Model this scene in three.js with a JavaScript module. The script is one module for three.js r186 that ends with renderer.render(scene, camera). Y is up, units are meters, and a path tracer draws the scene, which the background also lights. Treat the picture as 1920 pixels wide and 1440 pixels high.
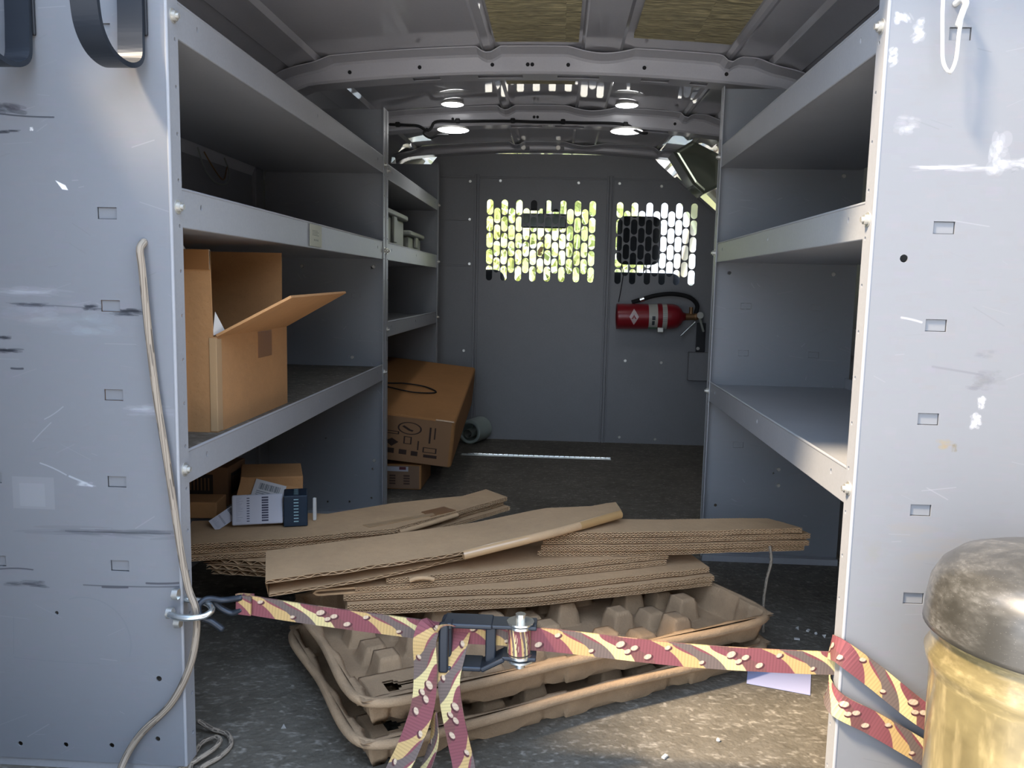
import * as THREE from 'three';
import { RoundedBoxGeometry } from 'three/addons/geometries/RoundedBoxGeometry.js';
import { mergeGeometries, mergeVertices } from 'three/addons/utils/BufferGeometryUtils.js';

// ------------------------------------------------------------------ camera, sky, sun, exposure
const scene = new THREE.Scene();
const V = (x, y, z) => new THREE.Vector3(x, y, z);
const camera = new THREE.PerspectiveCamera(50.305, 4 / 3, 0.05, 200);
camera.matrixAutoUpdate = true;
camera.position.set(0, 0.78, 0);
{
  const r = V(0.99818165, 0.02160817, -0.0562714), u = V(-0.0281108, 0.99267955, -0.117461), f = V(-0.05332135, -0.11882925, -0.99148194);
  const m = new THREE.Matrix4().makeBasis(r, u, f.clone().negate());
  camera.quaternion.setFromRotationMatrix(m);
}
scene.add(camera);
const renderer = new THREE.WebGLRenderer({ antialias: true });
renderer.toneMapping = THREE.LinearToneMapping;
renderer.toneMappingExposure = 3.95;
renderer.shadowMap.enabled = true;
{
  const w = 64, h = 32, d = new Float32Array(w * h * 4);
  for (let j = 0; j < h; j++) {
    const e = (j + 0.5) / h * 2 - 1, t = Math.max(0, e);              // up in the picture is the zenith
    const k = Math.pow(t, 0.6);
    for (let i = 0; i < w; i++) d.set(e < 0 ? [0.5, 0.5, 0.48, 1] : [1.02 - 0.52 * k, 1.14 - 0.42 * k, 1.32 - 0.2 * k, 1], (j * w + i) * 4);
  }
  const sky = new THREE.DataTexture(d, w, h, THREE.RGBAFormat, THREE.FloatType);
  sky.mapping = THREE.EquirectangularReflectionMapping; sky.magFilter = THREE.LinearFilter; sky.needsUpdate = true;
  scene.background = sky; scene.environment = sky;
}
const sun = new THREE.DirectionalLight(0xffe6c4, 2.95);
sun.position.set(-7, 10.3, 2.3); sun.target.position.set(0, 0.3, -1.2);
sun.castShadow = true; sun.shadow.radius = 14; sun.shadow.mapSize.set(2048, 2048);
Object.assign(sun.shadow.camera, { left: -8, right: 8, top: 8, bottom: -8, near: 1, far: 40 });
scene.add(sun, sun.target);

// ------------------------------------------------------------------ helpers
function rng(a) { return () => { a |= 0; a = a + 0x6D2B79F5 | 0; let t = Math.imul(a ^ a >>> 15, 1 | a); t = t + Math.imul(t ^ t >>> 7, 61 | t) ^ t; return ((t ^ t >>> 14) >>> 0) / 4294967296; }; }
const PI = Math.PI;
function clean(g) {
  let q = g.index ? g.toNonIndexed() : g.clone();
  for (const k of Object.keys(q.attributes)) if (!['position', 'normal', 'uv'].includes(k)) q.deleteAttribute(k);
  if (!q.attributes.normal) q.computeVertexNormals();
  if (!q.attributes.uv) q.setAttribute('uv', new THREE.BufferAttribute(new Float32Array(q.attributes.position.count * 2), 2));
  return q;
}
const merge = (l) => mergeGeometries(l.map(clean));
function metreUV(g) {                                                    // uv in metres from the face's own direction
  const q = clean(g), p = q.attributes.position, n = q.attributes.normal, uv = q.attributes.uv;
  for (let i = 0; i < p.count; i += 3) {
    let ax = 0, ay = 0, az = 0;
    for (let k = 0; k < 3; k++) { ax += Math.abs(n.getX(i + k)); ay += Math.abs(n.getY(i + k)); az += Math.abs(n.getZ(i + k)); }
    for (let k = 0; k < 3; k++) {
      const x = p.getX(i + k), y = p.getY(i + k), z = p.getZ(i + k);
      if (ay >= ax && ay >= az) uv.setXY(i + k, x, z); else if (ax >= az) uv.setXY(i + k, z, y); else uv.setXY(i + k, x, y);
    }
  }
  return q;
}
const bx = (x0, x1, y0, y1, z0, z1) => new THREE.BoxGeometry(Math.abs(x1 - x0), Math.abs(y1 - y0), Math.abs(z1 - z0)).translate((x0 + x1) / 2, (y0 + y1) / 2, (z0 + z1) / 2);
const rbx = (x0, x1, y0, y1, z0, z1, r = 0.003, s = 2) => new RoundedBoxGeometry(Math.abs(x1 - x0), Math.abs(y1 - y0), Math.abs(z1 - z0), s, r).translate((x0 + x1) / 2, (y0 + y1) / 2, (z0 + z1) / 2);
const tube = (pts, r, seg = 40, rad = 8, closed = false) => new THREE.TubeGeometry(new THREE.CatmullRomCurve3(pts.map((p) => V(...p)), closed, 'centripetal'), seg, r, rad, closed);
function capped(pts, r, seg = 40, rad = 8) {
  const c = (p) => new THREE.SphereGeometry(r, rad, 6).translate(...p);
  return merge([tube(pts, r, seg, rad), c(pts[0]), c(pts[pts.length - 1])]);
}
function cylBetween(a, b, r, r2 = r, n = 16) {
  const A = V(...a), B = V(...b), d = B.clone().sub(A), g = new THREE.CylinderGeometry(r2, r, d.length(), n);
  g.applyQuaternion(new THREE.Quaternion().setFromUnitVectors(V(0, 1, 0), d.clone().normalize()));
  return g.translate((A.x + B.x) / 2, (A.y + B.y) / 2, (A.z + B.z) / 2);
}
const taken = {};
function numbered(n) { const k = taken[n] = (taken[n] ?? -1) + 1; return k ? n + '_' + String(k).padStart(3, '0') : n; }
function place(o) { o.castShadow = o.receiveShadow = true; return o; }
function thing(name, label, category, pos = [0, 0, 0], group) {
  const g = new THREE.Group(); g.name = numbered(name); g.position.set(...pos); g.userData = { label, category }; if (group) g.userData.group = group;
  scene.add(g); return g;
}
function struct(name, label, category, pos = [0, 0, 0]) { const g = thing(name, label, category, pos); g.userData.kind = 'structure'; return g; }
// geometry in world coordinates -> child of root (root and parents are only moved, never turned)
function part(root, name, geo, mat, parent = root, label) {
  const m = place(new THREE.Mesh(geo.clone().translate(-root.position.x, -root.position.y, -root.position.z), mat)); m.name = name;
  if (label) m.userData.label = label;
  parent.add(m); return m;
}
// the same geometry set down many times
function copies(root, name, geo, mat, spots, parent = root) {
  for (const [x, y, z] of spots) { const m = place(new THREE.Mesh(geo, mat)); m.name = name; m.position.set(x - root.position.x, y - root.position.y, z - root.position.z); parent.add(m); }
}
function canvasTex(w, h, draw, srgb = true) {
  const c = document.createElement('canvas'); c.width = w; c.height = h; draw(c.getContext('2d'), w, h);
  const t = new THREE.CanvasTexture(c); if (srgb) t.colorSpace = THREE.SRGBColorSpace; t.wrapS = t.wrapT = THREE.RepeatWrapping; t.anisotropy = 8; return t;
}
function noiseTex(n, seed, fn, srgb = true) {
  const R = rng(seed), oct = [4, 8, 16, 32, 64, 128].map((s) => ({ s, a: Float32Array.from({ length: s * s }, () => R()) }));
  const smp = ({ s, a }, x, y) => {
    x = ((x % 1) + 1) % 1 * s; y = ((y % 1) + 1) % 1 * s; const i = Math.floor(x), j = Math.floor(y), f = x - i, g = y - j, u = f * f * (3 - 2 * f), v = g * g * (3 - 2 * g), i2 = (i + 1) % s, j2 = (j + 1) % s;
    return (a[j * s + i] * (1 - u) + a[j * s + i2] * u) * (1 - v) + (a[j2 * s + i] * (1 - u) + a[j2 * s + i2] * u) * v;
  };
  const N = (x, y, o0 = 0, o1 = 5) => { let s = 0, w = 0, k = 1; for (let o = o0; o <= o1; o++) { s += k * smp(oct[o], x, y); w += k; k *= 0.6; } return s / w; };
  const d = new Uint8Array(n * n * 4);
  for (let j = 0; j < n; j++) for (let i = 0; i < n; i++) { const c = fn(i / n, j / n, N, R); d.set([c[0], c[1], c[2], 255].map((v) => Math.max(0, Math.min(255, v))), (j * n + i) * 4); }
  const t = new THREE.DataTexture(d, n, n); t.wrapS = t.wrapT = THREE.RepeatWrapping; t.magFilter = THREE.LinearFilter; t.minFilter = THREE.LinearMipmapLinearFilter; t.generateMipmaps = true; t.needsUpdate = true;
  if (srgb) t.colorSpace = THREE.SRGBColorSpace; return t;
}
const rep = (t, x, y = x) => { const c = t.clone(); c.repeat.set(x, y); c.needsUpdate = true; return c; };

// ------------------------------------------------------------------ materials
const std = (o) => new THREE.MeshStandardMaterial(o), phy = (o) => new THREE.MeshPhysicalMaterial(o);
const paintNoise = noiseTex(256, 11, (x, y, N, R) => { const v = 154 + 12 * (N(x, y) - 0.5) + 5 * (R() - 0.5); return [v, v + 2, v + 5]; });
const darkNoise = noiseTex(256, 12, (x, y, N, R) => { const v = 127 + 10 * (N(x, y) - 0.5) + 4 * (R() - 0.5); return [v, v + 1, v + 4]; });
const roofNoise = noiseTex(256, 13, (x, y, N, R) => { const v = 176 + 10 * (N(x, y) - 0.5) + 4 * (R() - 0.5); return [v, v, v + 5]; });
const M = {
  paint: std({ map: rep(paintNoise, 1.5), roughness: 0.42, metalness: 0 }),
  wallPaint: std({ map: rep(darkNoise, 1.2), roughness: 0.5 }),
  bulk: std({ map: rep(darkNoise, 1.2), roughness: 0.48 }),
  roof: phy({ map: rep(roofNoise, 1.2), roughness: 0.5, clearcoat: 1, clearcoatRoughness: 0.025 }),
  bow: phy({ map: rep(roofNoise, 1.5), roughness: 0.5, clearcoat: 0.5, clearcoatRoughness: 0.15 }),
  zinc: std({ color: 0xd8d8d2, roughness: 0.3, metalness: 0.85 }),
  bolt: std({ color: 0xc8c6be, roughness: 0.35, metalness: 0.6 }),
  chrome: std({ color: 0xdfe6e6, roughness: 0.2, metalness: 0.95 }),
  black: std({ color: 0x15171b, roughness: 0.45 }),
  blackSteel: std({ color: 0x2a3038, roughness: 0.38, metalness: 0.35 }),
  rubber: std({ color: 0x0c0d10, roughness: 0.8 }),
  darkSteel: std({ color: 0x34373a, roughness: 0.4, metalness: 0.7 }),
  white: std({ color: 0xc6c5c0, roughness: 0.6 }),
  red: phy({ color: 0x850d1b, roughness: 0.35, clearcoat: 0.6, clearcoatRoughness: 0.15 }),
  plasticGrey: std({ color: 0x868a82, roughness: 0.5 }),
  fabric: std({ color: 0x23262a, roughness: 0.95 }),
  cabTrim: std({ color: 0xdedbc6, roughness: 0.8 }),
  glass: phy({ color: 0xffffff, roughness: 0.02, transmission: 1, thickness: 0, ior: 1.45 }),
  paper: std({ color: 0xaeb2d6, roughness: 0.8 }),
  brass: std({ color: 0x8a6a4a, roughness: 0.4, metalness: 0.6 }),
};
const kraft = noiseTex(512, 21, (x, y, N, R) => {
  const f = N(x * 2, y * 3, 2, 5), g = N(x, y, 0, 3), s = R() < 0.004 ? -26 : 0, v = 0.92 + 0.05 * (f - 0.5) + 0.12 * (g - 0.5) + 0.03 * (R() - 0.5);
  return [v * 206 + s, v * 171 + s, v * 130 + s];
});
const kraftBump = noiseTex(256, 22, (x, y, N) => { const v = 255 * N(x, y, 3, 5); return [v, v, v]; }, false);
M.card = std({ map: rep(kraft, 2.2), bumpMap: rep(kraftBump, 4), bumpScale: 0.0006, roughness: 0.88 });
M.cardBox = std({ map: rep(kraft, 1.6), color: 0xf4dcc0, bumpMap: rep(kraftBump, 3), bumpScale: 0.0006, roughness: 0.85 });
M.tape = phy({ color: 0x8f643d, roughness: 0.3, clearcoat: 0.6, clearcoatRoughness: 0.2 });
M.tapeGold = phy({ color: 0xae8b5d, roughness: 0.32, clearcoat: 0.5, clearcoatRoughness: 0.2 });
M.tapeClear = phy({ color: 0xbd9c74, roughness: 0.28, clearcoat: 0.7, clearcoatRoughness: 0.15 });
const pulpTex = noiseTex(512, 31, (x, y, N, R) => { const v = 0.8 + 0.22 * (N(x, y, 1, 5) - 0.5) + 0.06 * (R() - 0.5); return [v * 196, v * 164, v * 127]; });
const pulpBump = noiseTex(256, 32, (x, y, N, R) => { const v = 255 * (0.7 * N(x, y, 3, 5) + 0.3 * R()); return [v, v, v]; }, false);
M.pulp = std({ map: rep(pulpTex, 2.5), bumpMap: rep(pulpBump, 6), bumpScale: 0.0012, roughness: 0.95 });
const matTex = noiseTex(1024, 41, (x, y, N, R) => {
  const f = N(x * 2, y * 2, 2, 5), g = N(x, y, 0, 3), w = Math.max(0, N(x * 3 + 0.3 * g, y * 5, 3, 5) - 0.57) * 3.2, v = 86 + 26 * (f - 0.5) + 30 * (g - 0.5) + 52 * w + 8 * (R() - 0.5);
  return [v + 6, v + 1, v - 9];
});
const matBump = noiseTex(512, 42, (x, y, N, R) => { const v = 255 * (0.6 * N(x * 2, y * 2, 3, 5) + 0.4 * N(x, y, 1, 4)); return [v, v, v]; }, false);
M.mat = std({ map: rep(matTex, 0.9), bumpMap: rep(matBump, 1.6), bumpScale: 0.004, roughness: 0.72 });
const padTex = noiseTex(512, 51, (x, y, N, R) => { const w = N(x * 0.6, y * 3 + 0.5 * N(x, y, 0, 2), 2, 5), v = 0.75 + 0.5 * (w - 0.5) + 0.04 * (R() - 0.5); return [v * 214, v * 202, v * 156]; });
const padBump = noiseTex(256, 52, (x, y, N) => { const v = 255 * N(x * 0.6, y * 3, 2, 5); return [v, v, v]; }, false);
M.pad = std({ map: rep(padTex, 3), bumpMap: rep(padBump, 3), bumpScale: 0.004, roughness: 0.6 });
const ropeTex = canvasTex(64, 256, (c, w, h) => {
  const R = rng(5); c.fillStyle = '#b3a695'; c.fillRect(0, 0, w, h);
  for (let k = 0; k < 40; k++) { c.strokeStyle = R() < 0.5 ? 'rgba(90,78,66,.5)' : 'rgba(214,204,188,.5)'; c.lineWidth = 3; c.beginPath(); const y = k * 12 - 80; c.moveTo(0, y); c.lineTo(w, y + 70); c.stroke(); }
  for (let k = 0; k < 26; k++) { c.fillStyle = 'rgba(40,36,34,' + (0.25 + 0.5 * R()) + ')'; c.fillRect(R() * w, R() * h, 8 + 20 * R(), 6 + 26 * R()); }
});
M.rope = std({ map: rep(ropeTex, 5, 1), color: 0xd8d6d2, roughness: 0.9 });
const camo = canvasTex(1024, 128, (c, w, h) => {
  const R = rng(77); c.fillStyle = '#945257'; c.fillRect(0, 0, w, h);
  const blob = (x, col, wd, sl) => { c.fillStyle = col; for (const o of [-w, 0, w]) { c.beginPath(); c.moveTo(x + o, -4); c.bezierCurveTo(x + o + sl * 0.3 + wd * 0.5, h * 0.3, x + o + sl - wd * 0.3, h * 0.6, x + o + sl, h + 4); c.lineTo(x + o + sl + wd, h + 4); c.bezierCurveTo(x + o + sl + wd * 1.2, h * 0.6, x + o + wd * 0.8, h * 0.35, x + o + wd * 0.9, -4); c.fill(); } };
  for (let k = 0; k < 6; k++) { const x = k * 171; blob(x, '#dcb878', 40, 58); blob(x + 26, '#7b6a62', 46, 66); blob(x + 62, '#efdc9c', 36, 62); blob(x + 104, '#85544f', 30, 50); }
  for (let k = 0; k < 6; k++) for (const [a, b, r] of [[128, 40, 12], [150, 52, 10], [140, 76, 9], [172, 92, 10], [30, 30, 8], [84, 96, 7]]) {
    const x = (k * 171 + a) % w; c.fillStyle = '#5a2c30'; c.beginPath(); c.ellipse(x + 2, b + 5, r * 0.62, r * 1.9, 0.15, 0, 7); c.fill(); c.fillStyle = '#e6cdae'; c.beginPath(); c.ellipse(x, b, r * 0.52, r * 1.6, 0.15, 0, 7); c.fill();
  }
  c.globalAlpha = 0.12; c.fillStyle = '#000'; for (let y = 0; y < h; y += 6) c.fillRect(0, y, w, 2); c.globalAlpha = 0.08; for (let x = 0; x < w; x += 5) c.fillRect(x, 0, 2, h); c.globalAlpha = 1;
});
M.camo = std({ map: camo, color: 0xe2e2e2, roughness: 0.8 });

// ------------------------------------------------------------------ the van: numbers (metres)
const XC = -0.065, XL = -0.565, XR = 0.434, WL = -0.975, WR = 0.865, ZB = -4.12;
const FACE_L = -0.565, FACE_R = 0.434;

// floor
{
  const f = struct('floor', 'worn dark grey ribbed vinyl mat covering the cargo floor', 'floor');
  part(f, 'mat', metreUV(bx(WL, WR, -0.04, 0, -0.86, -6.1)), M.mat);
  part(f, 'sill_plate', metreUV(bx(WL, WR, -0.06, -0.004, -0.70, -0.86)), M.wallPaint);
}
// side walls of the cargo hold: outer skin with pressed ribs
for (const [nm, lab, x0, x1, s] of [['wall_left', 'dark grey painted steel side of the van behind the two shelving units', WL - 0.03, WL, 1], ['wall_right', 'dark grey painted steel side of the van behind the single shelving unit', WR, WR + 0.03, -1]]) {
  const w = struct(nm, lab, 'wall');
  part(w, 'skin', metreUV(bx(x0, x1, -0.04, 1.2, -1.09, ZB)), M.wallPaint);
  for (let k = 0; k < 5; k++) part(w, 'rib', metreUV(rbx(s > 0 ? WL - 0.004 : WR - 0.012, s > 0 ? WL + 0.012 : WR + 0.004, 0.02, 1.18, -1.35 - k * 0.62, -1.42 - k * 0.62, 0.004)), M.wallPaint);
  part(w, 'rail', metreUV(rbx(s > 0 ? WL - 0.004 : WR - 0.02, s > 0 ? WL + 0.02 : WR + 0.004, 0.6, 0.68, -1.1, ZB + 0.01, 0.006)), M.wallPaint);
}
// roof skin: crowned, with pressed lengthwise beads
const beads = [[-0.785, -0.69, -0.012], [-0.235, -0.195, -0.009], [0.045, 0.16, -0.009], [0.44, 0.47, -0.006], [0.56, 0.655, -0.012]];
function roofY(x) {
  const u = Math.abs(x - XC); let y = 1.444 - 0.03 * (u / 0.6) ** 2;
  if (u > 0.66) { const t = (u - 0.66) / 0.26; y -= 0.29 * t * t; }
  return y;
}
const tilt = (z) => 0.010 * (-z - 2.4);
const beadY = (x) => { let d = 0; for (const [a, b, h] of beads) { const e = 0.01, t = Math.min(1, Math.max(0, (x - a) / e)) * Math.min(1, Math.max(0, (b - x) / e)); d += h * t; } return d; };
function sweepX(xs, section) {                                            // section(x) -> closed list of [z, y]
  const pos = [], rows = xs.map((x) => section(x).map(([z, y]) => [x, y, z])), n = rows[0].length;
  for (let i = 0; i < rows.length - 1; i++) for (let k = 0; k < n; k++) { const a = rows[i][k], b = rows[i + 1][k], c = rows[i + 1][(k + 1) % n], d = rows[i][(k + 1) % n]; pos.push(...a, ...b, ...c, ...a, ...c, ...d); }
  const g = new THREE.BufferGeometry(); g.setAttribute('position', new THREE.Float32BufferAttribute(pos, 3)); g.computeVertexNormals(); return g;
}
const xsFull = []; for (let x = WL - 0.02; x <= WR + 0.0201; x += 0.005) xsFull.push(x);
{
  const c = struct('ceiling', 'grey glossy painted underside of the van roof with pressed beads', 'ceiling');
  part(c, 'roof_skin', metreUV(sweepX(xsFull, (x) => { const y = roofY(x) + beadY(x); const a = y + tilt(-1.09), b = y + tilt(ZB - 1.15); return [[-1.09, a], [-1.09, a + 0.02], [ZB - 1.15, b + 0.02], [ZB - 1.15, b]]; })), M.roof);
  const pad = (x0, x1, z0, z1) => part(c, 'damping_pad', metreUV(sweepX(Array.from({ length: 13 }, (_, i) => x0 + (x1 - x0) * i / 12), (x) => { const y = roofY(x) + tilt((z0 + z1) / 2); return [[z0, y - 0.007], [z0, y + 0.002], [z1, y + 0.002], [z1, y - 0.007]]; })), M.pad, c, 'tan ripple-textured sound damping pad');
  pad(-0.188, 0.036, -1.75, -2.29); pad(0.178, 0.43, -1.75, -2.235); pad(-0.188, 0.036, -2.62, -2.78);
}
// roof bows
function bow(n, zc, label, x0, x1, drop, slots) {
  const b = struct('trim_' + n, label, 'roof bow'), xs = []; for (let x = x0; x <= x1 + 1e-6; x += (x1 - x0) / 120) xs.push(x);
  const top = (x) => roofY(x) + tilt(zc), wav = (x) => { let d = 0; for (const [a, e] of beads) { const t = (x - a) / (e - a); if (t > -0.3 && t < 1.3) d = Math.min(d, -0.016 * Math.sin(Math.max(0, Math.min(1, (t + 0.3) / 1.6)) * PI)); } return d; };
  part(b, 'flange', metreUV(sweepX(xs, (x) => { const y = top(x) + wav(x); return [[zc + 0.075, y - 0.002], [zc + 0.075, y - 0.005], [zc + 0.02, y - 0.010], [zc + 0.014, y - 0.016], [zc + 0.011, y - 0.016], [zc + 0.016, y - 0.006]]; })), M.bow);
  part(b, 'web', metreUV(sweepX(xs, (x) => { const y = top(x); return [[zc + 0.014, y - 0.013 + wav(x) * 0.6], [zc + 0.012, y - drop + 0.006], [zc + 0.006, y - drop], [zc + 0.002, y - drop], [zc + 0.002, y - 0.013 + wav(x) * 0.6]]; })), M.bow);
  // underside with oblong openings
  const strip = (xa, xb, za, zb) => { const n = Math.max(2, Math.ceil((xb - xa) / 0.03)); return sweepX(Array.from({ length: n + 1 }, (_, i) => xa + (xb - xa) * i / n), (x) => { const y = top(x) - drop; return [[zc + 0.004 - za, y], [zc + 0.004 - za, y + 0.002], [zc + 0.004 - zb, y + 0.002], [zc + 0.004 - zb, y]]; }); };
  const lf = [strip(x0, x1, 0, 0.012), strip(x0, x1, 0.045, 0.072)]; let xe = x0;
  for (const [p, q] of slots) { lf.push(strip(xe, p, 0.012, 0.045)); xe = q; } lf.push(strip(xe, x1, 0.012, 0.045));
  part(b, 'lower_flange', metreUV(merge(lf)), M.bow);
  part(b, 'rear_web', metreUV(sweepX(xs, (x) => { const y = top(x); return [[zc - 0.066, y - 0.01], [zc - 0.066, y - drop], [zc - 0.068, y - drop], [zc - 0.068, y - 0.01]]; })), M.bow);
  return { b, top };
}
{
  const hole = new THREE.CylinderGeometry(0.0055, 0.0055, 0.004, 12).rotateX(PI / 2);  // black disc, stands in for the shade inside an open hole
  const b1 = bow(1, -2.43, 'light grey pressed steel roof bow nearest the rear doors', -0.86, 0.74, 0.061, [[-0.44, -0.36], [-0.25, -0.12], [-0.02, 0.10], [0.22, 0.30], [0.36, 0.41]]);
  copies(b1.b, 'dark_hole_disc', hole, M.rubber, [-0.618, -0.415, -0.206, -0.105, -0.092, 0.01, 0.225, 0.455].map((x) => [x, b1.top(x) - 0.037, -2.418]));
  const b2 = bow(2, -3.21, 'light grey pressed steel roof bow carrying the black wiring loom', -0.86, 0.74, 0.061, [[-0.2, -0.08], [-0.03, 0.08], [0.3, 0.4]]);
  copies(b2.b, 'dark_hole_disc', hole, M.rubber, [-0.11, -0.097, 0.42, -0.42].map((x) => [x, b2.top(x) - 0.034, -3.198]));
  const b3 = bow(3, -4.02, 'grey roof header above the perforated partition', -0.80, 0.70, 0.034, [[-0.3, -0.22], [0.05, 0.12]]);
  copies(b3.b, 'screw', new THREE.CylinderGeometry(0.011, 0.011, 0.008, 12).rotateX(PI / 2), M.bolt, [-0.185, -0.02].map((x) => [x, b3.top(x) - 0.022, -4.003]));
  copies(b3.b, 'mount_plate', new RoundedBoxGeometry(0.04, 0.02, 0.006, 1, 0.003), M.wallPaint, [-0.175, -0.01].map((x) => [x, b3.top(x) - 0.023, -4.009]));
}
{
  const t = thing('wiring_loom', 'black wiring loom taped along the second roof bow', 'cable', [-0.642, 1.38, -3.188]);
  const z = -3.188;
  part(t, 'loom', capped([[-0.66, 1.383, z], [-0.60, 1.381, z], [-0.55, 1.378, z], [-0.515, 1.362, z], [-0.50, 1.372, z], [-0.49, 1.392, z], [-0.40, 1.397, z], [-0.19, 1.4, z], [-0.1, 1.398, z], [0.05, 1.397, z], [0.243, 1.39, z], [0.272, 1.372, z], [0.30, 1.36, z + 0.01], [0.315, 1.362, z]], 0.0055, 120, 8), M.rubber);
  part(t, 'wire_loop', tube([[-0.515, 1.37, z], [-0.53, 1.352, z], [-0.505, 1.335, z], [-0.475, 1.345, z], [-0.44, 1.352, z - 0.03]], 0.0045, 40, 8), M.rubber);
  copies(t, 'cable_clip', new RoundedBoxGeometry(0.018, 0.018, 0.016, 1, 0.004), M.rubber, [[-0.63, 1.383, z], [-0.40, 1.399, z], [-0.19, 1.402, z], [0.0, 1.4, z], [0.235, 1.393, z]]);
  const c = thing('wire_connector', 'small black plug with a wire end on the first roof bow', 'connector', [-0.79, 1.36, -2.40]);
  part(c, 'plug', rbx(-0.815, -0.782, 1.372, 1.397, -2.414, -2.394, 0.003), M.rubber);
  part(c, 'wire', capped([[-0.815, 1.384, -2.404], [-0.84, 1.376, -2.404], [-0.87, 1.366, -2.41]], 0.004, 16, 6), M.rubber);
}
// ------------------------------------------------------------------ partition
{
  const w = struct('wall_front', 'dark grey steel partition between the cargo hold and the cab', 'partition');
  const z = ZB;
  const plate = (pts, holes = []) => {
    const s = new THREE.Shape(pts.map(([x, y]) => new THREE.Vector2(x, y)));
    for (const [x, y, hw, hh] of holes) { const p = new THREE.Path(), r = hw; p.moveTo(x - hw, y - hh + r); p.absarc(x, y - hh + r, r, PI, 2 * PI, false); p.lineTo(x + hw, y + hh - r); p.absarc(x, y + hh - r, r, 0, PI, false); p.closePath(); s.holes.push(p); }
    return metreUV(new THREE.ExtrudeGeometry(s, { depth: 0.002, bevelEnabled: false, curveSegments: 5 }).translate(0, 0, z - 0.002));
  };
  const slots = (x0, n, y0, lastOdd) => { const o = []; for (let i = 0; i < n; i++) { const even = i % 2, m = even ? 4 : 5; for (let k = 0; k < m; k++) o.push([x0 + i * 0.0362, y0 - (even ? 0.0405 : 0) - k * 0.081, 0.0158, 0.0375]); } return o; };
  part(w, 'side_panel', plate([[-0.96, 0], [-0.4235, 0], [-0.4235, 1.323], [-0.62, 1.323], [-0.62, 1.35], [-0.96, 1.35]]), M.bulk);
  part(w, 'door_panel', plate([[-0.4225, 0], [0.2415, 0], [0.2415, 1.323], [-0.4225, 1.323]], slots(-0.349, 15, 1.167)), M.bulk, w, 'perforated partition door');
  part(w, 'mesh_panel', plate([[0.2425, 0], [0.86, 0], [0.86, 1.07], [0.554, 1.323], [0.2425, 1.323]], slots(0.292, 11, 1.163)), M.bulk, w, 'perforated panel with a cut corner');
  part(w, 'header_panel', plate([[-0.66, 1.352], [-0.62, 1.316], [0.556, 1.316], [0.47, 1.39], [0.44, 1.425], [-0.60, 1.425]]).translate(0, 0, 0.004), M.bulk);
  const batten = (x0, x1, y0, y1, d = 0.014) => part(w, 'batten', metreUV(rbx(x0, x1, y0, y1, z - 0.001, z + d, 0.0015, 1)), M.bulk);
  batten(-0.427, -0.417, 0, 1.325); batten(-0.412, -0.404, 0, 1.325, 0.009); batten(0.226, 0.234, 0, 1.325, 0.009); batten(0.238, 0.248, 0, 1.325); batten(0.252, 0.258, 0, 1.325, 0.008);
  batten(-0.62, -0.43, 1.306, 1.316, 0.004); batten(-0.40, 0.222, 1.306, 1.314, 0.005); batten(0.262, 0.55, 1.306, 1.314, 0.004);
  batten(-0.62, -0.44, 0.872, 0.880, 0.003); batten(-0.62, -0.44, 1.098, 1.103, 0.002);
  part(w, 'edge_strip', metreUV(new THREE.BoxGeometry(0.40, 0.012, 0.01).rotateZ(-0.69).translate(0.71, 1.196, z + 0.004)), M.bulk);
  copies(w, 'screw', new THREE.CylinderGeometry(0.0065, 0.0075, 0.006, 8).rotateX(PI / 2), M.zinc, [[-0.45, 1.29], [-0.45, 1.105], [-0.448, 0.886], [-0.30, 1.295], [0.085, 1.29], [0.285, 1.29], [0.49, 1.28], [0.345, 0.42], [0.525, 0.415], [0.33, 0.03], [0.51, 0.025], [-0.47, 0.45]].map(([x, y]) => [x, y, z + 0.003]));
}

// ------------------------------------------------------------------ shelving
// a sheet end panel in the x-y plane: outline, oblong tabs, round holes; uv over the panel's own outline
function endPanelGeo(face, dir, z, tabs, rounds, open) {
  const X = (d) => face + dir * d, s = new THREE.Shape();
  for (const [i, [d, y]] of [[0, 0.016], [0, 1.33], [0.27, 1.33], [0.395, 1.12], [0.395, 0.016]].entries()) i ? s.lineTo(X(d), y) : s.moveTo(X(d), y);
  for (const [d, y, only] of tabs) { const p = new THREE.Path(), hw = 0.0145, hh = 0.0085; p.moveTo(X(d) - hw, y - hh); p.lineTo(X(d) + hw, y - hh); p.lineTo(X(d) + hw, y + hh); p.lineTo(X(d) - hw, y + hh); p.closePath(); s.holes.push(p); }
  for (const [d, y, r] of rounds) { const p = new THREE.Path(); p.absarc(X(d), y, r, 0, 2 * PI, false); s.holes.push(p); }
  const g = clean(new THREE.ExtrudeGeometry(s, { depth: 0.002, bevelEnabled: false, curveSegments: 8 }).translate(0, 0, z - 0.002));
  const xa = Math.min(X(0), X(0.395)), p = g.attributes.position, uv = g.attributes.uv;
  for (let i = 0; i < p.count; i++) uv.setXY(i, (p.getX(i) - xa) / 0.395, p.getY(i) / 1.33);
  return g;
}
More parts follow.
